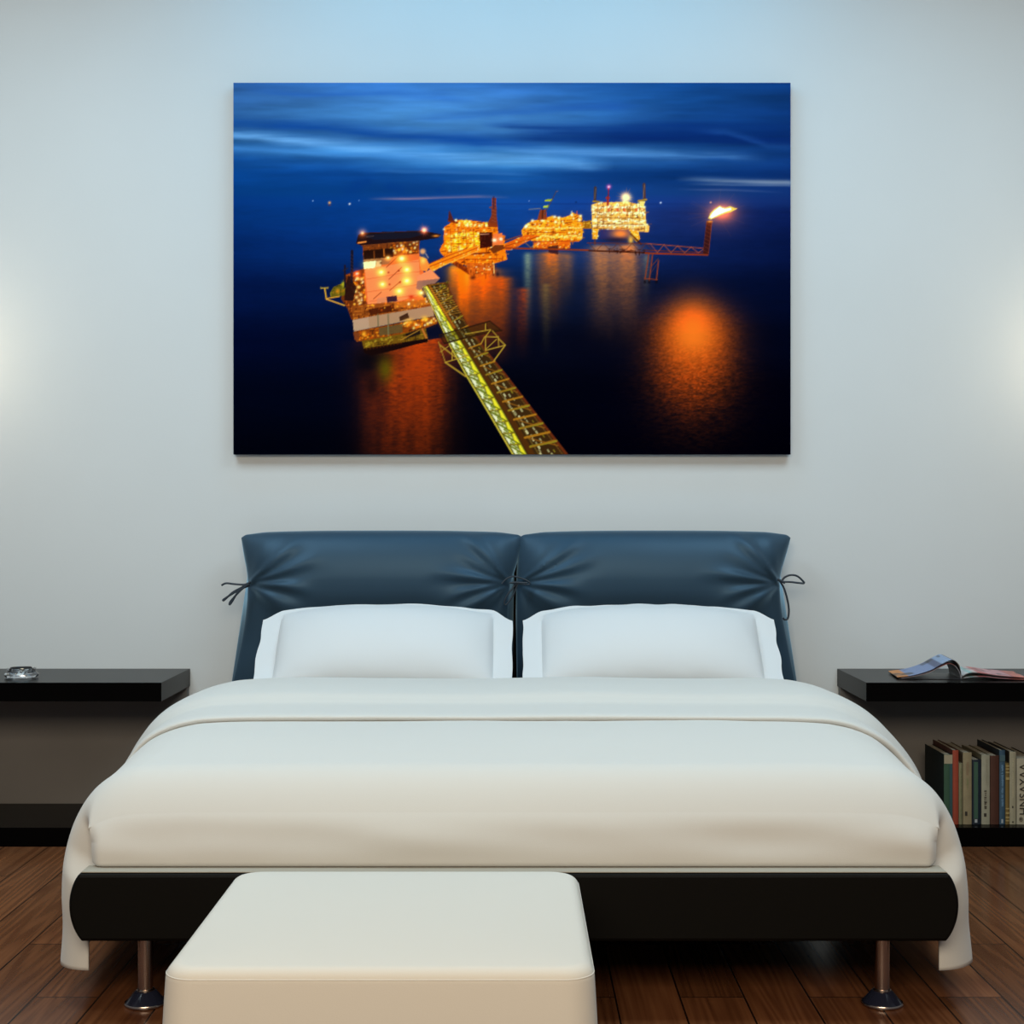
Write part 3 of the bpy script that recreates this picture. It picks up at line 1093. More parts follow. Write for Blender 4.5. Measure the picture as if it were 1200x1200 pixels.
def glow(x, y, rx, ry, col, amp=1., p=2.):
    k = 3.2 if p == 2 else 5
    s = bb(x - rx * k, y - ry * k, x + rx * k, y + ry * k)
    d = ((gx[s] - x) / rx) ** 2 + ((gy[s] - y) / ry) ** 2
    g = amp * np.exp(-d ** (p / 2))
    img[s] += g[..., None] * np.array(col, np.float32)


def paint(x, y, rx, ry, col, alpha=1., p=2.):
    s = bb(x - rx * 3.2, y - ry * 3.2, x + rx * 3.2, y + ry * 3.2)
    d = ((gx[s] - x) / rx) ** 2 + ((gy[s] - y) / ry) ** 2
    over(s, np.clip(alpha * np.exp(-d ** (p / 2)), 0, 1), col)


def inside(pts, x, y):
    r = False
    for k in range(len(pts)):
        x1, y1 = pts[k]; x2, y2 = pts[(k + 1) % len(pts)]
        if (y1 > y) != (y2 > y) and x < (x2 - x1) * (y - y1) / (y2 - y1) + x1:
            r = not r
    return r


def dots(pts, n, pal, r0=.5, r1=1.1, alpha=.9):
    xs = [p[0] for p in pts]; ys = [p[1] for p in pts]
    k = 0; tries = 0
    while k < n and tries < n * 12:
        tries += 1
        x, y = rng.uniform(min(xs), max(xs)), rng.uniform(min(ys), max(ys))
        if not inside(pts, x, y):
            continue
        c = pal[rng.integers(len(pal))]
        r = rng.uniform(r0, r1)
        paint(x, y, r, r * rng.uniform(.7, 1.2), c, alpha)
        k += 1


def bits(pts, n, pal, lmax=4, w=.7, alpha=.8):
    """short structural strokes, level or upright"""
    xs = [p[0] for p in pts]; ys = [p[1] for p in pts]
    k = 0; tries = 0
    while k < n and tries < n * 12:
        tries += 1
        x, y = rng.uniform(min(xs), max(xs)), rng.uniform(min(ys), max(ys))
        if not inside(pts, x, y):
            continue
        c = pal[rng.integers(len(pal))]; l = rng.uniform(.8, lmax)
        if rng.random() < .6: line((x, y), (x + l, y - l * .08), rng.uniform(.4, w), c, alpha)
        else: line((x, y), (x, y + l), rng.uniform(.4, w), c, alpha)
        k += 1


def star(x, y, r, col, core, n=14):
    for k in range(n):
        a = k / n * 2 * math.pi + .1
        l = r * rng.uniform(.6, 1.0)
        for q in range(4):
            line((x, y), (x + l * (q + 1) / 4 * math.cos(a), y + l * (q + 1) / 4 * math.sin(a)), .55, col, .22)
    glow(x, y, r * .42, r * .42, col, .8)
    paint(x, y, core, core, (255, 240, 200), 1)


# --- clouds
skym = np.clip((236 - gy) / 30, 0, 1)
low = np.clip((gy - 97) / 40, .3, 1)
warp = fbm(120, 40, 3, 3) * 8
n1 = fbm(90, 9, 4, 5)
n2 = fbm(40, 4.5, 4, 6)
n3 = fbm(160, 22, 3, 8)
img *= (1 + skym * (.10 * n1 + .08 * n2 + .12 * n3))[..., None]


def streak(pts, w, col, a, seed=1, brk=.5):
    """a drawn-out cloud along a polyline of (x, y)"""
    xs = np.array([p[0] for p in pts], float); ys = np.array([p[1] for p in pts], float)
    yc = np.interp(gx, xs, ys) + fbm(60, 30, 3, seed + 40) * w * .5
    endf = np.clip((gx - xs[0]) / 40, 0, 1) * np.clip((xs[-1] - gx) / 40, 0, 1)
    d = (gy - yc) / w
    m = np.exp(-np.where(d < 0, d * d * .6, d * d * 1.8)) * endf
    m *= np.clip(.75 + brk * 1.1 * fbm(70, 3.5, 4, seed), 0, 1.3)
    m = np.clip(m * a, 0, 1)[..., None]
    img[:] = img * (1 - m) + np.array(col, np.float32) * m


streak([(230, 160), (300, 163), (380, 170), (460, 178), (540, 186), (640, 190), (720, 194)], 7, (118, 176, 232), .75, 21)
streak([(235, 172), (320, 176), (420, 182), (500, 190), (560, 193)], 4, (70, 136, 205), .6, 22)
streak([(560, 172), (620, 177), (700, 181), (770, 183), (830, 184)], 5.5, (92, 146, 204), .75, 23)
streak([(790, 183), (830, 182), (870, 184), (900, 187)], 4.5, (88, 138, 196), .6, 24)
streak([(590, 160), (660, 160), (740, 158), (830, 160), (960, 162)], 9, (8, 40, 104), .8, 25)
streak([(690, 168), (780, 162), (860, 165), (960, 170)], 5, (8, 36, 98), .85, 26)
streak([(240, 147), (300, 146), (380, 150), (470, 160), (560, 168), (640, 172)], 6, (16, 66, 142), .8, 27)
streak([(800, 153), (850, 155), (900, 172), (970, 172)], 4, (40, 90, 160), .4, 28)
streak([(560, 146), (640, 150), (700, 152), (780, 148), (960, 150)], 4, (10, 46, 112), .6, 35)
streak([(280, 104), (360, 112), (460, 110), (560, 118)], 5, (36, 88, 170), .5, 36)
streak([(470, 140), (560, 136), (660, 128), (760, 126)], 5, (34, 86, 170), .5, 37)
streak([(420, 201), (500, 202), (560, 203), (640, 205)], 2.2, (60, 116, 180), .45, 29)
streak([(510, 214), (560, 213), (620, 214)], 1.5, (86, 126, 180), .5, 30)
streak([(790, 211), (830, 212), (870, 213), (970, 218)], 2.8, (140, 150, 168), .85, 31, .3)
streak([(800, 216), (870, 217), (970, 219)], 1.6, (110, 128, 160), .6, 34, .4)
streak([(790, 222), (850, 223), (920, 226)], 1.2, (74, 92, 140), .5, 32)
streak([(430, 233), (480, 233), (520, 232), (560, 231), (600, 232)], 1.5, (176, 124, 144), .8, 33, .5)
for cx, cy, rx, ry in ((420, 217, 9, 7), (430, 213, 6, 5), (458, 219, 8, 5), (468, 222, 7, 5), (515, 223, 5, 3), (410, 224, 10, 5)):
    paint(cx, cy, rx, ry, (6, 52, 122), .55)
# --- sea
sea = np.clip((gy - 238) / 6, 0, 1)
rip = fbm(14, 2.2, 3, 51)
img *= (1 + sea * (.06 * rip + .05 * fbm(90, 16, 3, 52)))[..., None]
paint(740, 239, 240, 1.0, (14, 34, 92), .35)
ripf = np.clip(1 + 1.1 * fbm(5, 1.6, 3, 53, .7), .25, 1.9)
ripv = np.clip(1 + .30 * fbm(9, 60, 2, 54), .5, 1.4)


def refl(x, y0, y1, w, c0, c1, a, rip=.4, taper=0):
    """light lying on the water from y0 down to y1"""
    t = np.clip((gy - y0) / (y1 - y0), 0, 1)
    ww = w * (1 + taper * t)
    m = np.exp(-((gx - x) / ww) ** 2) * np.clip((gy - y0) / 5, 0, 1) * (1 - t) ** .9
    m = m * a * (1 - rip + rip * ripf) * ripv
    col = np.array(c0, np.float32) * (1 - t[..., None]) + np.array(c1, np.float32) * t[..., None]
    m = np.clip(m, 0, 1)[..., None]
    img[:] = img * (1 - m) + col * m


refl(542, 310, 432, 14, (255, 130, 10), (150, 44, 5), 1.2, .2)
refl(565, 312, 430, 19, (255, 112, 10), (140, 40, 5), 1.25, .22)
refl(586, 322, 430, 12, (225, 88, 12), (90, 28, 8), 1.0, .3)
refl(532, 308, 345, 5, (255, 160, 30), (220, 90, 5), .8, .2)
refl(548, 318, 360, 4, (255, 170, 30), (230, 90, 5), .7, .2)
refl(512, 330, 400, 10, (215, 75, 8), (150, 45, 6), .7, .3)
refl(466, 396, 640, 34, (176, 58, 14), (96, 28, 8), 1.0, .42)
refl(498, 392, 620, 28, (190, 62, 12), (86, 26, 8), 1.0, .42)
refl(437, 430, 580, 14, (110, 36, 16), (60, 20, 12), .6, .4)
paint(430, 424, 18, 20, (4, 5, 14), .85); paint(446, 418, 20, 9, (8, 6, 10), .7)
paint(452, 432, 9, 14, (84, 82, 8), .75)
paint(436, 452, 8, 14, (6, 5, 12), .6)
refl(619, 294, 400, 5, (150, 170, 140), (30, 36, 40), .7, .3)
refl(645, 293, 390, 15, (245, 120, 30), (70, 36, 16), .9, .3)
refl(640, 330, 420, 5, (150, 120, 60), (40, 32, 18), .5, .4)
refl(665, 294, 360, 8, (220, 120, 50), (60, 40, 24), .5, .3)
refl(612, 335, 425, 8, (200, 66, 20), (60, 20, 12), .6, .5)
refl(705, 285, 400, 13, (235, 140, 70), (80, 44, 26), .85, .35)
refl(735, 284, 405, 15, (225, 130, 66), (66, 36, 24), .85, .35)
refl(720, 292, 420, 26, (200, 116, 66), (46, 26, 24), .5, .45)
refl(757, 296, 360, 4, (150, 150, 120), (40, 36, 34), .45, .3)
# flare reflection: bright round core, long rippled tail
d = np.sqrt(((gx - 812) / 44) ** 2 + ((gy - np.where(gy < 392, 392, 392)) / np.where(gy < 392, 34, 66)) ** 2)
m = np.clip(np.exp(-d ** 2.2) * (.78 + .30 * ripf * np.clip(d, .2, 1.2)), 0, 1)[..., None] * .95
img[:] = img * (1 - m) + np.array((236, 92, 16), np.float32) * m
d = np.sqrt(((gx - 812) / 27) ** 2 + ((gy - 388) / 36) ** 2)
m = np.clip(np.exp(-d ** 2.2), 0, 1)[..., None] * .85
img[:] = img * (1 - m) + np.array((255, 122, 30), np.float32) * m
tail = np.exp(-((gx - 812) / 46) ** 2) * np.clip((gy - 400) / 40, 0, 1) * np.clip((540 - gy) / 130, 0, 1) ** 1.2
m = np.clip(tail * (ripf - .45) * .75, 0, 1)[..., None]
img[:] = img * (1 - m) + np.array((170, 58, 12), np.float32) * m
fine = fbm(2.4, 1.2, 2, 57)
wm = np.exp(-((gx - 812) / 60) ** 2 - ((gy - 430) / 75) ** 2)
img *= (1 + .45 * wm * fine * np.clip(np.sqrt(((gx - 812) / 40) ** 2 + ((gy - 385) / 50) ** 2) - .3, 0, 1))[..., None]

# --- far boats
for x, y, r, c in ((386.5, 237.6, 1.5, (255, 170, 90)), (410, 239, 1.1, (255, 235, 220)), (367, 235.3, .7, (170, 190, 220)), (421, 235, .7, (120, 150, 200)), (774, 237.6, 1.0, (235, 235, 245)), (832.5, 237.2, .9, (240, 160, 120)), (620, 235.5, .6, (150, 170, 210)), (675, 237, .8, (5, 20, 60))):
    paint(x, y, r, r, c, 1)
paint(386.5, 240.5, 1.6, .8, (130, 40, 20), .6)

HOT = [(255, 230, 120), (255, 245, 190), (255, 205, 60), (255, 190, 40)]
ORG = [(255, 150, 20), (240, 110, 10), (255, 175, 40), (200, 80, 8), (255, 130, 10)]
DRK = [(90, 30, 5), (120, 45, 8), (60, 20, 8), (150, 62, 10)]

# --- far platform D, brightest
D_ = [(693, 240), (700, 237.5), (716, 237), (735, 236), (746, 239), (752, 237), (756, 243), (757, 262), (761, 265), (760, 272), (740, 271), (705, 268), (694, 271)]
poly(D_, (226, 170, 74))
poly([(692, 258), (694, 268), (682, 268), (682, 260)], (150, 92, 14))
dots([(682, 259), (694, 259), (694, 267), (682, 267)], 16, [(230, 170, 40), (255, 210, 70)], .5, .9)
bits(D_, 130, [(160, 80, 20), (120, 60, 20), (190, 100, 40), (200, 60, 20)], 5, 1.0)
dots(D_, 170, [(255, 250, 220), (255, 240, 190), (255, 225, 140), (240, 235, 190), (255, 215, 100)], .7, 1.6)
GAP = [(96, 52, 14), (120, 70, 24), (70, 40, 20), (150, 84, 26)]
bits(D_, 70, GAP, 4, .9, .85)
for y in (243, 249.5, 259, 264):
    for x in np.arange(696, 757, 3.4):
        paint(x + rng.uniform(-1, 1), y + rng.uniform(-.8, .8), 1.6, 1.2, (255, 248, 215), .9)
for y in (254.5, 262.2, 267.2):
    line((697, y + .5), (754, y + 1), .9, (110, 64, 20), .75)
bits([(697, 241), (755, 241), (756, 252), (697, 252)], 46, GAP, 4, 1.0, .85); bits([(697, 254), (757, 254), (758, 268), (697, 268)], 40, GAP, 4, 1.0, .85)
for x in (700, 707, 716, 726, 735, 741, 749): line((x, 240), (x + .5, 267), .7, (130, 78, 26), .6)
for x in (722, 730, 712, 744): poly([(x, 244), (x + 3, 244), (x + 3, 248), (x, 248)], (190, 70, 30), .8)
poly([(694, 268), (701, 268), (700, 280), (694, 280)], (215, 150, 30))
poly([(738, 269), (748, 271), (750, 280), (746, 284), (741, 278)], (215, 150, 30))
dots([(694, 268), (702, 268), (700, 280), (694, 280)], 14, HOT, .6, 1.1)
dots([(738, 269), (748, 271), (748, 280), (742, 278)], 18, HOT, .6, 1.1)
poly([(703, 269), (737, 269), (738, 280), (703, 280)], (40, 38, 92), .85)
paint(727, 274, 11, 6, (255, 140, 50), .95)
paint(722, 281, 15, 3, (34, 24, 44), .9)
line((739, 274), (751, 286), 2, (60, 20, 10), .9)
line((697, 281), (697, 286), 2, (110, 50, 30), .7)
paint(739, 281, 3, 5, (255, 190, 60), .9)
line((697, 236), (697.5, 220), 3.2, (70, 44, 34), .85); line((696.5, 233), (698, 221), .8, (140, 110, 90), .6)
line((695, 236), (702, 236.5), 2, (150, 110, 30))
line((755, 234), (754.5, 216), 3.2, (84, 48, 36), .85); line((753.5, 232), (755, 217), .8, (170, 130, 100), .6)
line((748, 235.5), (757, 234), 2.4, (160, 120, 40)); poly([(749, 236), (756, 236), (754, 242), (750, 242)], (235, 200, 110))
line((712.5, 240), (713, 221), 1.2, (120, 20, 30)); line((710, 232), (714, 232), 1.4, (170, 40, 30)); line((712, 240), (712, 231), 3.0, (150, 40, 30), .7)
glow(713.3, 219, 2.6, 2.6, (255, 30, 50), .8); paint(713.3, 219, 1.2, 1.2, (255, 210, 220))
star(733, 231, 12, (255, 120, 40), 3.6, 16); paint(734, 232, 5, 4, (255, 235, 170), .9)

# --- platform C
C_ = [(611, 270), (616, 263), (624, 258.5), (634, 257), (645, 253.5), (660, 255), (668, 252), (671, 249), (676, 251), (681.5, 252), (683, 270), (682, 280), (678, 283), (640, 285), (613, 280)]
poly(C_, (236, 150, 20))
bits(C_, 130, DRK + [(200, 84, 8), (225, 110, 12)], 6, 1.0)
dots(C_, 200, HOT + ORG, .6, 1.4)
bits(C_, 90, [(110, 50, 6), (140, 66, 8), (80, 34, 6)], 5, 1.0, .85)
for (x, y) in ((624, 258.5), (635, 258), (650, 254), (655, 255), (670, 252), (680, 253), (679, 258), (651, 260), (616, 266), (617, 264.5)):
    paint(x, y, 1.7, 1.5, (255, 245, 205), .95)
for x in np.arange(620, 682, 3.2): paint(x, 267 + rng.uniform(-1, 1), 1.6, 1, (255, 236, 130), .8); paint(x, 277 + rng.uniform(-1.5, 1.5), 1.8, 1.3, (255, 232, 120), .8)
line((618, 272.5), (662, 272.5), .9, (150, 56, 8), .7); line((624, 283), (679, 282), 1.1, (150, 50, 10), .9)
poly([(625, 284), (668, 283), (668, 291), (625, 292)], (205, 96, 14)); bits([(625, 284), (668, 283), (668, 291), (625, 292)], 30, DRK, 4); dots([(625, 284), (668, 283), (668, 291), (625, 292)], 36, HOT + ORG, .6, 1.2)
poly([(642, 289), (654, 287), (654, 298), (643, 296)], (44, 18, 26), .8)
poly([(629.5, 258), (633, 245.5), (636, 246), (640, 245), (641, 257)], (140, 54, 20), .95); line((635.5, 256), (636, 246), 1.4, (50, 22, 14), .8)
line((620, 245.3), (633, 244.3), 1.2, (120, 110, 110), .8)
poly([(637, 241), (644, 240.5), (642.5, 243.8), (636.5, 243.5)], (176, 186, 60)); poly([(639, 234), (648, 233), (646.5, 236.2), (638, 236)], (164, 170, 40)); line((638, 251), (652, 224), 1.4, (70, 56, 70), .7)
line((652, 224.6), (654, 224), .9, (140, 90, 80), .6); line((669.5, 252), (669.7, 247.5), .8, (255, 240, 190)); line((676, 252), (675.8, 247.6), 1.0, (190, 80, 50))

# --- bridge B to C
poly([(588, 287), (606, 279), (618, 275), (634, 276), (620, 282), (598, 293), (588, 293)], (205, 92, 14))
dots([(588, 287), (606, 279), (618, 275), (634, 276), (620, 282), (598, 293), (588, 293)], 40, ORG + HOT, .5, .9)
line((590, 289), (632, 277), .8, (110, 40, 8), .8); line((588, 283), (612, 275.5), 1.2, (150, 60, 14), .8)

# --- long truss to the flare
line((592, 290.5), (690, 293), 1.8, (140, 50, 14)); line((690, 293.5), (760, 296), 1.8, (70, 26, 14)); line((756, 296.5), (829, 298.5), 2.0, (140, 48, 20)); line((756, 293), (829, 296), 1.0, (110, 40, 20))
line((688, 284.6), (757, 285.2), .9, (120, 46, 26), .9); line((757, 285.2), (824, 290.8), 1.1, (160, 66, 40), .9)
for k in range(0, 9):
    x = 690 + k * 8.4
    if k % 2 == 0: line((x, 285), (x + 8.4, 294), .7, (100, 44, 26), .8)
    else: line((x, 294), (x + 8.4, 285), .7, (100, 44, 26), .8)
for k in range(0, 8):
    x = 762 + k * 8.0
    a, b_ = (285.6 + k * .7, 296) if k % 2 == 0 else (296, 285.6 + k * .7)
    line((x, a), (x + 8, b_), .8, (170, 76, 46), .85)
for k in range(5): line((606 + k * 8, 283 if k % 2 else 290), (614 + k * 8, 290 if k % 2 else 283), .7, (200, 120, 60), .7)
bits([(712, 290), (755, 293), (755, 297), (712, 294)], 34, [(40, 12, 8), (60, 20, 10)], 4, 1.2, .9)
for (p, q) in (((760, 298), (755.5, 327)), ((764.5, 298), (760.5, 329)), ((771.5, 305), (769, 328))): line(p, q, 1.3, (140, 56, 30), .95)
line((755, 326), (770, 327.5), 1.0, (140, 56, 30)); line((763, 312), (771, 303), .8, (110, 50, 34)); line((762, 320), (770, 309), .6, (110, 50, 34), .7)
for x in (755.5, 760.5, 769): paint(x, 330, 1.5, 2, (12, 6, 10), .8)
poly([(827.5, 259), (834, 259), (830, 298), (823.5, 297)], (58, 20, 18), .92); line((834, 259), (830, 297), .7, (140, 60, 36), .8); line((828, 259), (823.5, 296), .7, (90, 34, 26), .8)
for k in range(8): line((827.6 - k * .55, 262 + k * 4.4), (833.5 - k * .5, 265 + k * 4.4), .6, (120, 52, 30), .6)
# flame
glow(845, 250, 24, 19, (120, 44, 0), .6); glow(846, 249, 13, 9.5, (255, 90, 0), .7)
for k in range(10):
    a = rng.uniform(0, 6.28); line((840, 251), (840 + 34 * math.cos(a), 251 + 30 * math.sin(a)), .8, (255, 120, 60), .07)
poly([(829.5, 256), (832, 250), (837, 245), (843, 241), (846.5, 243), (850, 243.5), (855, 241.5), (860, 243.5), (864, 244.5), (856, 248.5), (848, 250.5), (840, 254), (833, 257)], (255, 190, 80))
poly([(831, 255), (834, 250), (838, 246), (843, 242.2), (846.5, 244.2), (851, 244.5), (856, 243.5), (857, 246), (848, 249), (840, 252.5), (834, 255.5)], (255, 252, 225))
paint(831.5, 259.5, 3, 1.3, (255, 160, 60), .8)

# --- platform B
B_ = [(520.5, 266), (527, 262), (533, 257.5), (551, 258), (573, 261), (583, 262), (584, 274), (592, 276), (591, 287), (594.5, 304), (578, 309), (556, 312), (530, 308), (518, 298), (515, 293), (520, 284)]
poly(B_, (232, 122, 12))
bits(B_, 110, DRK + [(225, 110, 10), (250, 150, 20)], 6, 1.0)
dots(B_, 190, ORG + HOT, .6, 1.4)
BY = [(521, 276), (545, 272), (563, 272), (563, 293), (530, 296), (522, 290)]
poly([(521, 277), (548, 274), (548, 290), (524, 294)], (244, 158, 12), .6)
dots(BY, 170, HOT + [(255, 225, 60), (255, 215, 20)], .7, 1.5)
dots([(534, 258), (551, 258.5), (572, 262), (572, 266), (536, 265)], 46, HOT, .8, 1.5)
line((530, 268), (573, 267.5), 1.6, (232, 112, 14), .8); bits(B_, 110, [(110, 42, 4), (140, 58, 6), (70, 26, 6)], 6, 1.0, .85)
for x in (528, 537, 546, 555): line((x, 268), (x + 1, 296), .8, (130, 54, 6), .7)
for y in (272, 279, 286): line((522, y), (561, y - 1.5), .8, (150, 64, 8), .6)
poly([(562, 272.5), (577, 272), (577, 289), (562.5, 291)], (52, 14, 8)); line((563, 274.5), (573, 274), .9, (235, 170, 130), .8); bits([(563, 276), (576, 275), (576, 288), (563, 289)], 14, [(120, 40, 20), (30, 8, 6)], 3)
poly([(578, 274), (588.5, 273), (590, 286), (577, 288)], (214, 112, 50)); paint(579.5, 281.3, 2.6, 2.0, (255, 246, 214)); paint(587, 280, 2, 1.8, (255, 246, 214))
poly([(574, 292), (580, 287), (590, 287), (592, 291), (578, 297)], (92, 40, 14), .9)
line((545, 298), (574, 296), 2.2, (84, 26, 6), .8); line((536, 304), (588, 303), 1.4, (120, 40, 6), .6)
poly([(571.5, 262), (576, 252), (576.5, 232), (581.5, 232), (582, 252), (583.5, 266), (572, 266)], (130, 46, 18), .95)
for k in range(7): line((576.5, 234 + k * 4), (581.5, 236 + k * 4), .6, (180, 96, 80), .5)
line((574, 243), (576, 243), 1.6, (130, 60, 50)); line((578.5, 231), (578.6, 244), 2.2, (60, 34, 60), .7)
poly([(525, 258), (526.5, 246), (528.5, 250), (531.5, 257), (534, 260)], (84, 30, 26), .95); line((526, 259), (536, 261), 2, (110, 38, 10))
poly([(530, 309), (535, 306), (556, 318), (552, 323)], (110, 38, 8), .95); bits([(530, 308), (536, 306), (556, 318), (552, 322)], 24, [(50, 14, 6), (190, 80, 14)], 3)
poly([(546, 308), (579, 308), (580, 319), (558, 326), (550, 322)], (196, 92, 18), .9); bits([(546, 308), (579, 308), (580, 319), (558, 324)], 36, DRK, 6, 1.0); dots([(546, 308), (579, 308), (580, 319), (558, 324)], 24, ORG + HOT, .5, 1.0)
line((578.5, 308), (579, 320), 1.0, (255, 190, 110)); paint(583, 321, 2, 3, (20, 14, 30), .8); paint(554, 325, 3, 2, (60, 18, 8), .8)

# --- bridge A to B
AB = [(500, 311), (524, 299), (546, 291), (562, 287.5), (562, 293), (536, 303), (507, 318)]
poly(AB, (232, 126, 16)); dots(AB, 60, ORG + HOT, .5, .9)
line((502, 313), (560, 290), .9, (120, 44, 6), .8); line((505, 317), (560, 294), 1.0, (255, 190, 70), .7); line((501, 309.5), (548, 290.5), .8, (120, 50, 12), .9)

# --- near platform A
poly([(404, 322), (428, 314), (430, 352), (428, 372), (412, 374), (408, 362), (400, 350)], (112, 46, 10), .95)
bits([(404, 322), (428, 314), (430, 352), (428, 372), (412, 374), (403, 350)], 90, [(40, 14, 8), (60, 24, 10), (190, 84, 20), (220, 110, 30)], 5, 1.2)
dots([(411, 322), (428, 318), (430, 352), (428, 362), (412, 356)], 60, ORG + HOT, .6, 1.5)
for x, y in ((419, 326), (424, 327), (420, 336), (417, 341), (423, 345), (418, 348), (421, 352)): paint(x, y, 2.0, 1.9, (255, 214, 120), .9)
poly([(387, 343), (391, 336), (400, 332), (404.5, 329), (405.5, 338), (404, 346), (388, 348)], (106, 92, 14), .9); bits([(387, 343), (391, 336), (400, 332), (405, 330), (405, 344)], 26, [(30, 26, 10), (170, 150, 30), (200, 120, 20)], 4); paint(402.5, 333, 2, 3.5, (196, 190, 40), .8); paint(396, 341, 2.5, 3, (210, 130, 20), .8)
line((377, 337.3), (384.5, 337), 1.2, (196, 160, 50)); line((376.5, 338), (376.3, 336), .8, (196, 160, 50)); line((384.5, 338), (384.6, 336), .8, (196, 160, 50))
line((381, 338), (382.6, 349), 1.5, (214, 160, 40)); line((382.5, 349.6), (398, 347), 1.3, (214, 150, 40)); line((383, 350.2), (404, 357.5), 1.5, (214, 156, 50))
poly([(405, 334), (409, 322), (418, 336), (414, 352), (404, 352)], (34, 14, 14), .9)
line((404.5, 336), (404.5, 311), 2.2, (28, 20, 30)); line((402, 317), (408, 314), 1, (40, 30, 36)); line((412.6, 330), (412.8, 294), 3.0, (26, 18, 28), .95)
for k in range(8): line((411.3, 298 + k * 4), (414.3, 300 + k * 4), .6, (80, 50, 50), .6)
glow(418.5, 320.5, 4.5, 4.5, (255, 90, 40), .55); paint(418.5, 320.5, 1.5, 1.5, (255, 215, 190))
# accommodation block
WALL_ = [(425.5, 290), (491, 283), (492, 302), (497, 320), (494, 345), (505, 358), (470, 366), (432, 370), (428, 340)]
poly(WALL_, (208, 104, 42))
s = bb(424, 282, 506, 372)
poly([(428, 316), (491, 304), (494, 345), (470, 352), (432, 362)], (232, 140, 80), .85)
poly([(425, 286), (492, 281), (491, 297), (426, 304)], (116, 50, 14), .95); bits([(425, 287), (492, 282), (491, 296), (426, 302)], 70, [(60, 22, 8), (190, 90, 20), (40, 14, 10)], 6, 1.2)
dots([(455, 284), (491, 282), (489, 295), (460, 298)], 46, HOT + ORG, .7, 1.6)
poly([(426, 293.5), (461, 290.5), (461, 301), (427, 304)], (30, 12, 8), .92); line((438.5, 294), (438.8, 303), 1, (150, 70, 20)); line((450, 292), (450.5, 300), 1.4, (190, 100, 30))
poly([(426, 304), (461, 301), (456, 309), (427, 314)], (150, 96, 54), .95); poly([(426, 307), (441, 305.5), (440, 313.5), (427, 315)], (255, 236, 180)); paint(433, 310, 7, 4, (255, 226, 150), .6); poly([(441.5, 306), (447, 305), (447, 312), (441, 313)], (214, 180, 120), .9); paint(446.5, 308, 1.2, 1.0, (40, 20, 10), .9)
for (p, q) in (((453, 313), (468, 299)), ((456, 327), (471, 313)), ((457, 340), (470, 329)), ((438, 350), (447, 342))): line(p, q, .8, (110, 50, 18), .9)
for (p, q) in (((430, 327), (470, 320)), ((430, 342), (492, 333)), ((433, 353), (492, 345)), ((470, 308), (491, 306)), ((470, 320), (493, 318))): line(p, q, .7, (150, 70, 30), .6)
for x, y, r in ((471, 303, 4.4), (477, 316, 3.6), (447, 319, 3.4), (448.5, 333, 3.0), (477, 329, 4.0), (468, 341, 3.8), (494, 343, 3.2), (455, 302, 2.4)):
    glow(x, y, r * 1.7, r * 1.5, (200, 110, 20), .6); paint(x, y, r, r * .85, (255, 214, 90), .9); paint(x, y - .3, r * .5, r * .4, (255, 250, 214))
for x, y in ((455.5, 319), (456.7, 333), (467.5, 317), (469, 330.5)): paint(x, y, 1.1, 1.1, (90, 30, 10), .9)
poly([(453, 347.5), (465, 346), (466, 352.5), (454, 354)], (46, 30, 44)); poly([(442, 349), (452, 347.5), (452, 354), (442, 355)], (196, 130, 84), .9); paint(482, 347.5, 3, 2, (180, 46, 14), .9)
# side wing and dish
poly([(488.5, 324), (505, 315), (515.5, 326), (490, 330)], (226, 138, 84)); poly([(489, 329), (515.5, 326), (510, 332), (500, 334), (492, 340), (488, 338)], (150, 104, 84), .95)
poly([(492, 300), (500, 303), (504, 312), (500, 318), (493, 316)], (230, 140, 50), .95); paint(496, 305, 3, 4, (255, 200, 90), .9); paint(495.5, 294.5, 3.6, 3.4, (226, 160, 100), .95, 4); line((499, 297), (502, 302), 1, (200, 170, 150), .8)
# decks
poly([(412, 358), (432, 356), (505, 350), (508, 362), (414, 375)], (138, 66, 18), .95); bits([(412, 360), (432, 357), (505, 351), (507, 361), (414, 373)], 90, [(70, 26, 8), (50, 18, 8), (200, 110, 30), (230, 140, 40)], 7, 1.2)
poly([(432, 362), (462, 357), (463, 364), (434, 369)], (66, 22, 8), .85); poly([(462, 354), (500, 350), (500, 357), (462, 361)], (196, 112, 30), .7)
dots([(430, 356), (505, 348), (507, 358), (434, 366)], 30, ORG + HOT, .5, 1.3)
poly([(413.5, 374.5), (440, 369.5), (484, 362), (507, 358), (509, 370), (480, 375), (415, 388)], (168, 130, 96)); poly([(413.5, 375), (432, 371.5), (433, 384), (415, 388)], (180, 148, 120), .8)
for x in (443, 455): line((x, 368), (x + .6, 384), 1.6, (96, 92, 62), .7)
poly([(468, 371), (478, 366), (480, 372), (469, 376)], (50, 26, 14), .9)
poly([(415, 388), (509, 370.5), (513, 376), (511, 383), (470, 393), (418, 400)], (140, 62, 12), .97); bits([(415, 388), (509, 371), (512, 380), (470, 391), (418, 398)], 80, [(60, 22, 8), (40, 14, 8), (200, 100, 16)], 6, 1.2); dots([(470, 378), (509, 371), (512, 378), (490, 384), (470, 386)], 50, HOT + ORG, .7, 1.7); dots([(418, 390), (450, 385), (450, 394), (420, 398)], 26, ORG, .6, 1.4); paint(427, 391, 2.4, 3.0, (255, 170, 40), .9); paint(498, 373, 4, 3, (255, 196, 50), .8); paint(480, 376, 5, 3, (255, 190, 50), .7)
poly([(444, 384), (472, 379), (472, 389), (445, 393)], (96, 74, 40), .9); line((455, 380), (455.5, 394), 1.2, (120, 120, 84), .8)
poly([(414, 389), (422, 390), (421, 399), (416, 398)], (120, 56, 24), .9)
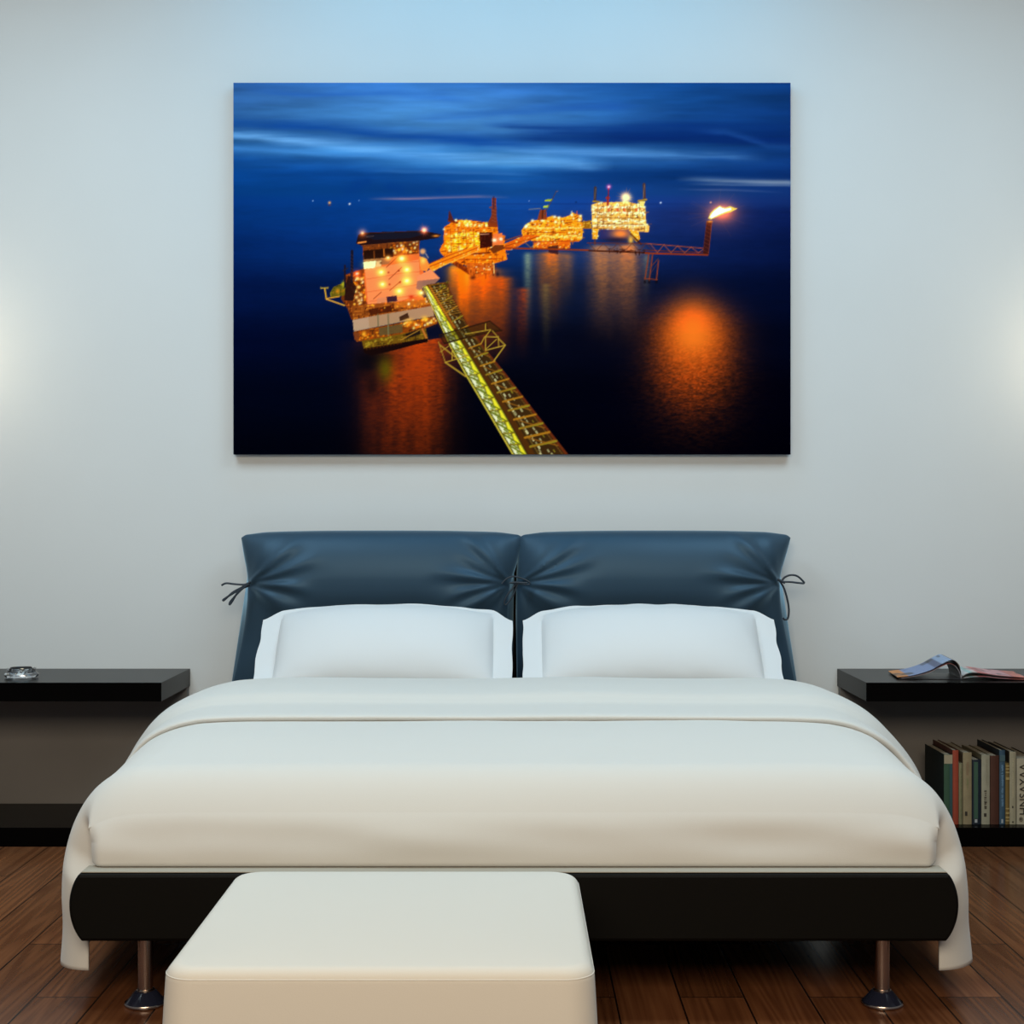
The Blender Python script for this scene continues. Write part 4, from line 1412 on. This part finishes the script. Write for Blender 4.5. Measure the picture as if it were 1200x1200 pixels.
poly([(424, 399), (470, 391), (500, 384), (503, 398), (480, 404), (428, 412)], (112, 78, 16), .97); bits([(424, 400), (470, 392), (500, 386), (502, 397), (428, 410)], 60, [(50, 34, 10), (170, 130, 30), (60, 30, 8)], 7, 1.1); dots([(426, 400), (460, 394), (460, 402), (430, 406)], 26, [(190, 160, 40), (170, 140, 30)], .6, 1.2)
poly([(475, 391), (492, 385), (493, 391), (478, 396)], (22, 14, 16), .9); line((470, 398), (492, 386), 1.0, (190, 130, 40), .9); line((495, 385), (501, 398), 2.0, (200, 110, 40), .9)
poly([(426, 408), (470, 401), (501, 396), (502, 400), (488, 403), (462, 410), (436, 416), (427, 413)], (22, 8, 8))
for k in range(11): paint(430 + k * 4, 408.5 - k * .7, 1.2, 1.1, (90, 40, 8), .8)
poly([(499, 384), (512, 379), (517, 386), (518, 395), (502, 398)], (8, 12, 34), .9)
# helideck
poly([(417.5, 285), (420, 275), (426, 272.5), (455, 271.5), (490, 270.3), (500, 271), (517, 274.5), (514, 278.5), (492, 282), (460, 284), (424, 288)], (30, 14, 16)); poly([(424, 276), (456, 272.5), (490, 272), (500, 274), (480, 279), (440, 281)], (22, 22, 36), .9)
line((424, 273.3), (498, 270.4), .7, (70, 34, 26), .9); line((430, 277.5), (438, 276.5), 1, (90, 66, 60), .7); line((420, 284.5), (429, 283.2), 1.8, (255, 150, 60), .9); line((424, 287.5), (490, 282.5), .8, (130, 60, 24), .8); paint(511, 276.3, 4, 1.1, (255, 150, 50), .95)
star(497.2, 269.6, 9, (255, 110, 60), 1.9, 16); glow(425, 273, 4.5, 4.5, (255, 110, 30), .7); paint(425, 273, 1.6, 1.6, (255, 220, 160))

# --- near bridge
LF = [(496, 335), (500.5, 334.5), (518, 364), (539, 397), (568, 445), (590, 482), (618.5, 533), (601, 533), (574, 487), (546, 440), (527, 405), (508, 363)]
TP = [(499.5, 333.5), (523, 330), (534, 354), (549, 382), (570, 411), (592, 438), (624, 480), (665, 533), (618, 533), (590, 482), (568, 445), (539, 397), (518, 364)]
poly(TP, (58, 36, 14)); poly(LF, (128, 122, 34))
poly([(496, 335), (500.5, 334.5), (518, 364), (508, 363)], (250, 200, 70))


def along(pts, t):
    L = [0.]
    for a, b_ in zip(pts, pts[1:]): L.append(L[-1] + math.dist(a, b_))
    d_ = t * L[-1]
    return (float(np.interp(d_, L, [p[0] for p in pts])), float(np.interp(d_, L, [p[1] for p in pts])))


lo = [(496, 336), (508, 363), (527, 405), (546, 440), (574, 487), (601, 533)]
up = [(500.5, 334.5), (518, 364), (539, 397), (568, 445), (590, 482), (618.5, 533)]
rt = [(522, 331), (534, 354), (549, 382), (570, 411), (592, 438), (624, 480), (665, 533)]
mid = lambda a, b_, f: (a[0] + (b_[0] - a[0]) * f, a[1] + (b_[1] - a[1]) * f)
for k in range(150):                                   # lit walkway seen through the side
    t = k / 150
    a, b_ = along(lo, t), along(up, t)
    c1 = [(236, 238, 190), (84, 92, 40), (206, 210, 170), (56, 64, 34), (242, 242, 214), (140, 150, 84), (250, 244, 130)][(k * 3) % 7]
    sft = .03 + .01 * t
    p, q = mid(a, b_, .16), mid(along(lo, min(1, t + sft)), along(up, min(1, t + sft)), .62)
    line(p, q, 1.1, c1, .75)
NB_ = 13
for k in range(NB_):                                   # bays of the lit side
    t0, t1_ = (k / NB_) ** .85, ((k + 1) / NB_) ** .85
    L0, L1, U0, U1 = along(lo, t0), along(lo, t1_), along(up, t0), along(up, t1_)
    poly([mid(L0, U0, .93), mid(L1, U1, .93), mid(L1, U1, .60), mid(L0, U0, .80)], (246, 230, 44), .9)
    poly([mid(L0, U0, .22), mid(L1, U1, .22), mid(mid(L0, L1, .55), mid(U0, U1, .55), .44)], (246, 244, 206), .85)
    line(mid(L0, U0, .12), mid(L1, U1, .90), .8 + 1.0 * t0, (96, 104, 14), .9)
    line(mid(L0, U0, .1), mid(L0, U0, .95), .7 + .8 * t0, (120, 96, 20), .95)
    line(mid(L0, U0, .50), mid(L1, U1, .46), .7 + .6 * t0, (120, 132, 24), .8)
for k in range(70):
    t = k / 70; t2 = (k + 1) / 70
    w = 1 + 2.6 * t
    line(mid(along(lo, t), along(up, t), .05), mid(along(lo, t2), along(up, t2), .05), .8 + .8 * t, (206, 180, 60), .95)
    line(mid(along(lo, t), along(up, t), .16), mid(along(lo, t2), along(up, t2), .16), .6 + .5 * t, (60, 56, 10), .7)
    pass
    u1, u2 = along(up, t), along(up, t2); r1, r2 = along(rt, t), along(rt, t2)
    line(mid(u1, r1, .12), mid(u2, r2, .12), 2.2 + 4.6 * t, (78, 42, 12) if t > .25 else (150, 80, 20), .95)
    line(mid(u1, r1, .30), mid(u2, r2, .30), .7 + .6 * t, (120, 96, 40), .7)
    line(r1, r2, 1.0 + 2.2 * t, (104, 42, 16), .95)
    line(mid(u1, r1, .90), mid(u2, r2, .90), .6 + .5 * t, (150, 96, 40), .5)
for k in range(46):                                    # deck gratings catching light
    t = (k + .4) / 46
    u1, r1 = along(up, t), along(rt, t)
    sz = .7 + 1.3 * t
    u2, r2 = along(up, min(1, t + .012)), along(rt, min(1, t + .012))
    jit = rng.uniform(-.05, .05); sz *= rng.uniform(.6, 1.25)
    line(mid(u1, r1, .38 + jit), mid(u2, r2, .38 + jit), sz * 1.4, (214, 206, 150) if k % 2 else (150, 140, 96), .9)
    if k % 3 != 1: line(mid(u1, r1, .60 - jit), mid(u2, r2, .60 - jit), sz * 1.2, (190, 184, 130), .8)
    if k % 4 == 0: line(mid(u1, r1, .75), mid(u2, r2, .75), sz * .8, (170, 160, 40), .7)
for k in range(19):                                    # cross beams
    t = (k / 19) ** 1.0
    a, b_ = mid(along(up, t), along(rt, t), .2), along(rt, max(0, t - .035))
    line(a, b_, .9 + 2.0 * t, (176, 116, 26) if k % 2 else (150, 130, 30), .9)
    t2 = min(1, t + .045)
    line(mid(along(up, t), along(rt, t), .25), mid(along(up, t2), along(rt, t2), .95) if k % 2 else mid(along(up, max(0, t - .04)), along(rt, max(0, t - .04)), .95), .6 + 1.1 * t, (150, 92, 24), .75)
for k in range(14):
    a = along(up, .02 + k * .012); line(a, (a[0] + 19, a[1] - 4), .7, (206, 140, 40), .7)
dots([(513, 332), (525, 329), (527, 346), (518, 348)], 16, [(150, 140, 30), (220, 150, 40), (60, 50, 14)], .7, 1.4); line((525, 329), (527, 347), .9, (90, 40, 10)); line((522, 331), (500, 334), .9, (120, 60, 14))
# walkway across the bridge
poly([(517.5, 391), (545, 384), (575, 376), (588.5, 387), (560, 393), (521, 402)], (46, 34, 8), .45)
for (p, q, w) in (((515, 392), (545, 384), 1.3), ((545, 384), (574, 375.8), 1.5), ((574, 375.8), (588, 387), 1.3), ((588, 387), (560, 391.5), 1.2), ((560, 391.5), (521, 402), 1.8), ((515, 392), (521, 402), 1.3), ((548, 390), (586, 386), .8), ((568, 379), (575, 390), .9)): line(p, q, w, (40, 20, 10), .92)
YB = (176, 140, 44)
for (p, q, w) in (((522, 424), (546, 440.5), 1.8), ((522, 424), (549, 416), 1.3), ((516, 404), (534, 418), 1.5), ((516, 412), (526, 405), .9), ((530, 408), (530, 421), 1.1), ((514, 400), (522, 424), .9), ((549, 416), (535, 413), 1.0), ((569, 394), (584, 394.5), 1.3), ((569, 394), (569, 410), 1.3), ((584, 394), (584.5, 406), 1.2), ((584, 396), (592, 404), 1.4), ((569, 410), (592, 404), 1.4), ((592, 404), (579, 422), 1.6), ((569, 409), (582, 397), 1.1), ((568, 394), (564, 402), 1.2), ((575, 386), (569, 394), 1.2), ((577, 387), (583, 394), 1.0), ((569, 379), (569, 386), 1.1), ((545, 391), (574, 386), 1.2)): line(p, q, w, YB, .95)

# photographic bloom around the lamps
hi = np.clip(img - 150, 0, 140)


def blur(a, r):
    for ax in (0, 1):
        for _ in range(2):
            c = np.cumsum(np.pad(a, [(r + 1, r) if k == ax else (0, 0) for k in range(3)], mode='edge'), axis=ax, dtype=np.float64)
            n_ = c.shape[ax]
            a = ((np.take(c, range(2 * r + 1, n_), ax) - np.take(c, range(0, n_ - 2 * r - 1), ax)) / (2 * r + 1)).astype(np.float32)
    return a


lampm = (np.clip((gy - 212) / 12, 0, 1) * np.clip((392 - gy) / 30, 0, 1))[..., None]
img += (.28 * blur(hi, 3) + .30 * blur(hi, 10)) * lampm
img = np.clip(img, 0, 255)
small = img.reshape(PH, SS, PW, SS, 3).mean((1, 3))
s = small / 255.
albedo = np.where(s <= .04045, s / 12.92, ((s + .055) / 1.055) ** 2.4)
albedo = np.clip(albedo * PRINT_GAIN, 0, .97)

root = thing('canvas_picture', 'large canvas print of lit offshore platforms at dusk hung above the bed', 'picture', (0, Y(CDF), CAMZ + 285 * CDF / F), None)
x0, x1 = (CX0 - 600) * CDF / F, (CX1 - 600) * CDF / F
z1, z0 = CAMZ - (CY0 - 600) * CDF / F, CAMZ - (CY1 - 600) * CDF / F
nx, ny = PW, PH
# sample grid: one vertex per print dot, edges stretched to the canvas border
ux = np.linspace(x0, x1, nx); uz = np.linspace(z1, z0, ny)
co = np.zeros((ny, nx, 3), np.float32)
co[..., 0] = ux[None, :]; co[..., 1] = Y(CDF); co[..., 2] = uz[:, None]
me = bpy.data.meshes.new('printed_canvas')
nv = nx * ny
me.vertices.add(nv)
me.vertices.foreach_set('co', co.reshape(-1))
idx = np.arange(nv).reshape(ny, nx)
q = np.stack([idx[1:, :-1], idx[1:, 1:], idx[:-1, 1:], idx[:-1, :-1]], -1).reshape(-1, 4)
me.loops.add(q.size)
me.loops.foreach_set('vertex_index', q.reshape(-1).astype(np.int32))
me.polygons.add(len(q))
me.polygons.foreach_set('loop_start', np.arange(0, q.size, 4, dtype=np.int32))
me.polygons.foreach_set('loop_total', np.full(len(q), 4, np.int32))
me.update(calc_edges=True)
at = me.color_attributes.new('Col', 'FLOAT_COLOR', 'POINT')
rgba = np.ones((nv, 4), np.float32)
rgba[:, :3] = albedo.reshape(-1, 3)
at.data.foreach_set('color', rgba.reshape(-1))
link('printed_canvas', me, vcol_mat('canvas_print', .9, 0), root)
M_EDGE = mat('canvas_edge', (.010, .016, .035), .8, spec=.15, bump=.3, bscale=900)
box('stretcher_frame', x0, x1, Y(CDF) + .0004, -.010, z0, z1, M_EDGE, root)

# ------------------------------------------------------------------ lights
def area(name, loc, rot, sx, sy, power, color, spread=180):
    l = bpy.data.lights.new(name, 'AREA')
    l.shape = 'RECTANGLE'
    l.size, l.size_y = sx, sy
    l.energy = power
    l.color = color
    l.spread = math.radians(spread)
    o = bpy.data.objects.new(name, l)
    o.location = loc
    o.rotation_euler = rot
    COL.objects.link(o)
    return o


R = math.radians
area('ceiling_panel_light', (-1.62, -1.85, 3.25), (0, 0, 0), 1.5, 1.4, 39, (.73, .92, 1.0))
area('ceiling_panel_light', (1.42, -1.85, 3.25), (0, 0, 0), 1.5, 1.4, 37, (.73, .92, 1.0))
area('cove_light', (0, -.55, 3.22), (R(12), 0, 0), 1.9, .25, 6.5, (.04, .58, 1.0))
area('room_light', (-.3, -6.3, 2.5), (R(62), 0, 0), 2.6, 1.2, 100, (1.0, .82, .60))
# wall lamps: frosted globes on short arms either side of the bed
M_GLOBE = mat('frosted_globe', (.8, .8, .8), .5, bump=.02, bscale=60, **{'Emission Color': (1.0, .80, .52, 1), 'Emission Strength': 11.5})
for sx, side in ((-1, 'left'), (1, 'right')):
    lx, lz = sx * 2.05, 1.66
    wl = thing('wall_lamp', 'frosted globe wall lamp glowing on the wall to the %s of the bed' % side, 'wall lamp', (lx, -.001, lz), 'globe wall lamps flanking the bed')
    rp = [(0, .001), (.045, .001), (.045, .010), (.038, .014), (0, .014)]
    o = lathe('back_plate', rp, (0, 0, 0), M_CHROME, None, 32)
    o.data.transform(Matrix.Translation((lx, 0, lz)) @ Matrix.Rotation(R(90), 4, 'X'))
    o.parent = wl
    o.matrix_parent_inverse = wl.matrix_basis.inverted()
    tube('arm', [(lx, -.012, lz), (lx, -.09, lz), (lx, -.175, lz)], .008, M_CHROME, wl, 16, 10)
    lathe('globe', [(0, -.07)] + [(.07 * math.cos(a), .07 * math.sin(a)) for a in [math.pi * (k / 20 - .5) for k in range(1, 20)]] + [(0, .07)], (lx, -.24, lz), M_GLOBE, wl, 36)

w = bpy.data.worlds.new('World')
scn.world = w
w.use_nodes = True
w.node_tree.nodes['Background'].inputs[0].default_value = (.80, .90, 1.0, 1)
w.node_tree.nodes['Background'].inputs[1].default_value = .13

cam = bpy.data.cameras.new('Camera')
cam.sensor_width = 36
cam.lens = 36 * F / 1200
cam.clip_end = 50
co_ = bpy.data.objects.new('Camera', cam)
co_.location = (0, -CAMD, CAMZ)
co_.rotation_euler = (math.pi / 2, 0, 0)
COL.objects.link(co_)
scn.camera = co_

vs = scn.view_settings
vs.view_transform = 'Standard'
vs.look = 'None'
vs.gamma = 1
vs.use_curve_mapping = False
vs.exposure = math.log2(1.55)
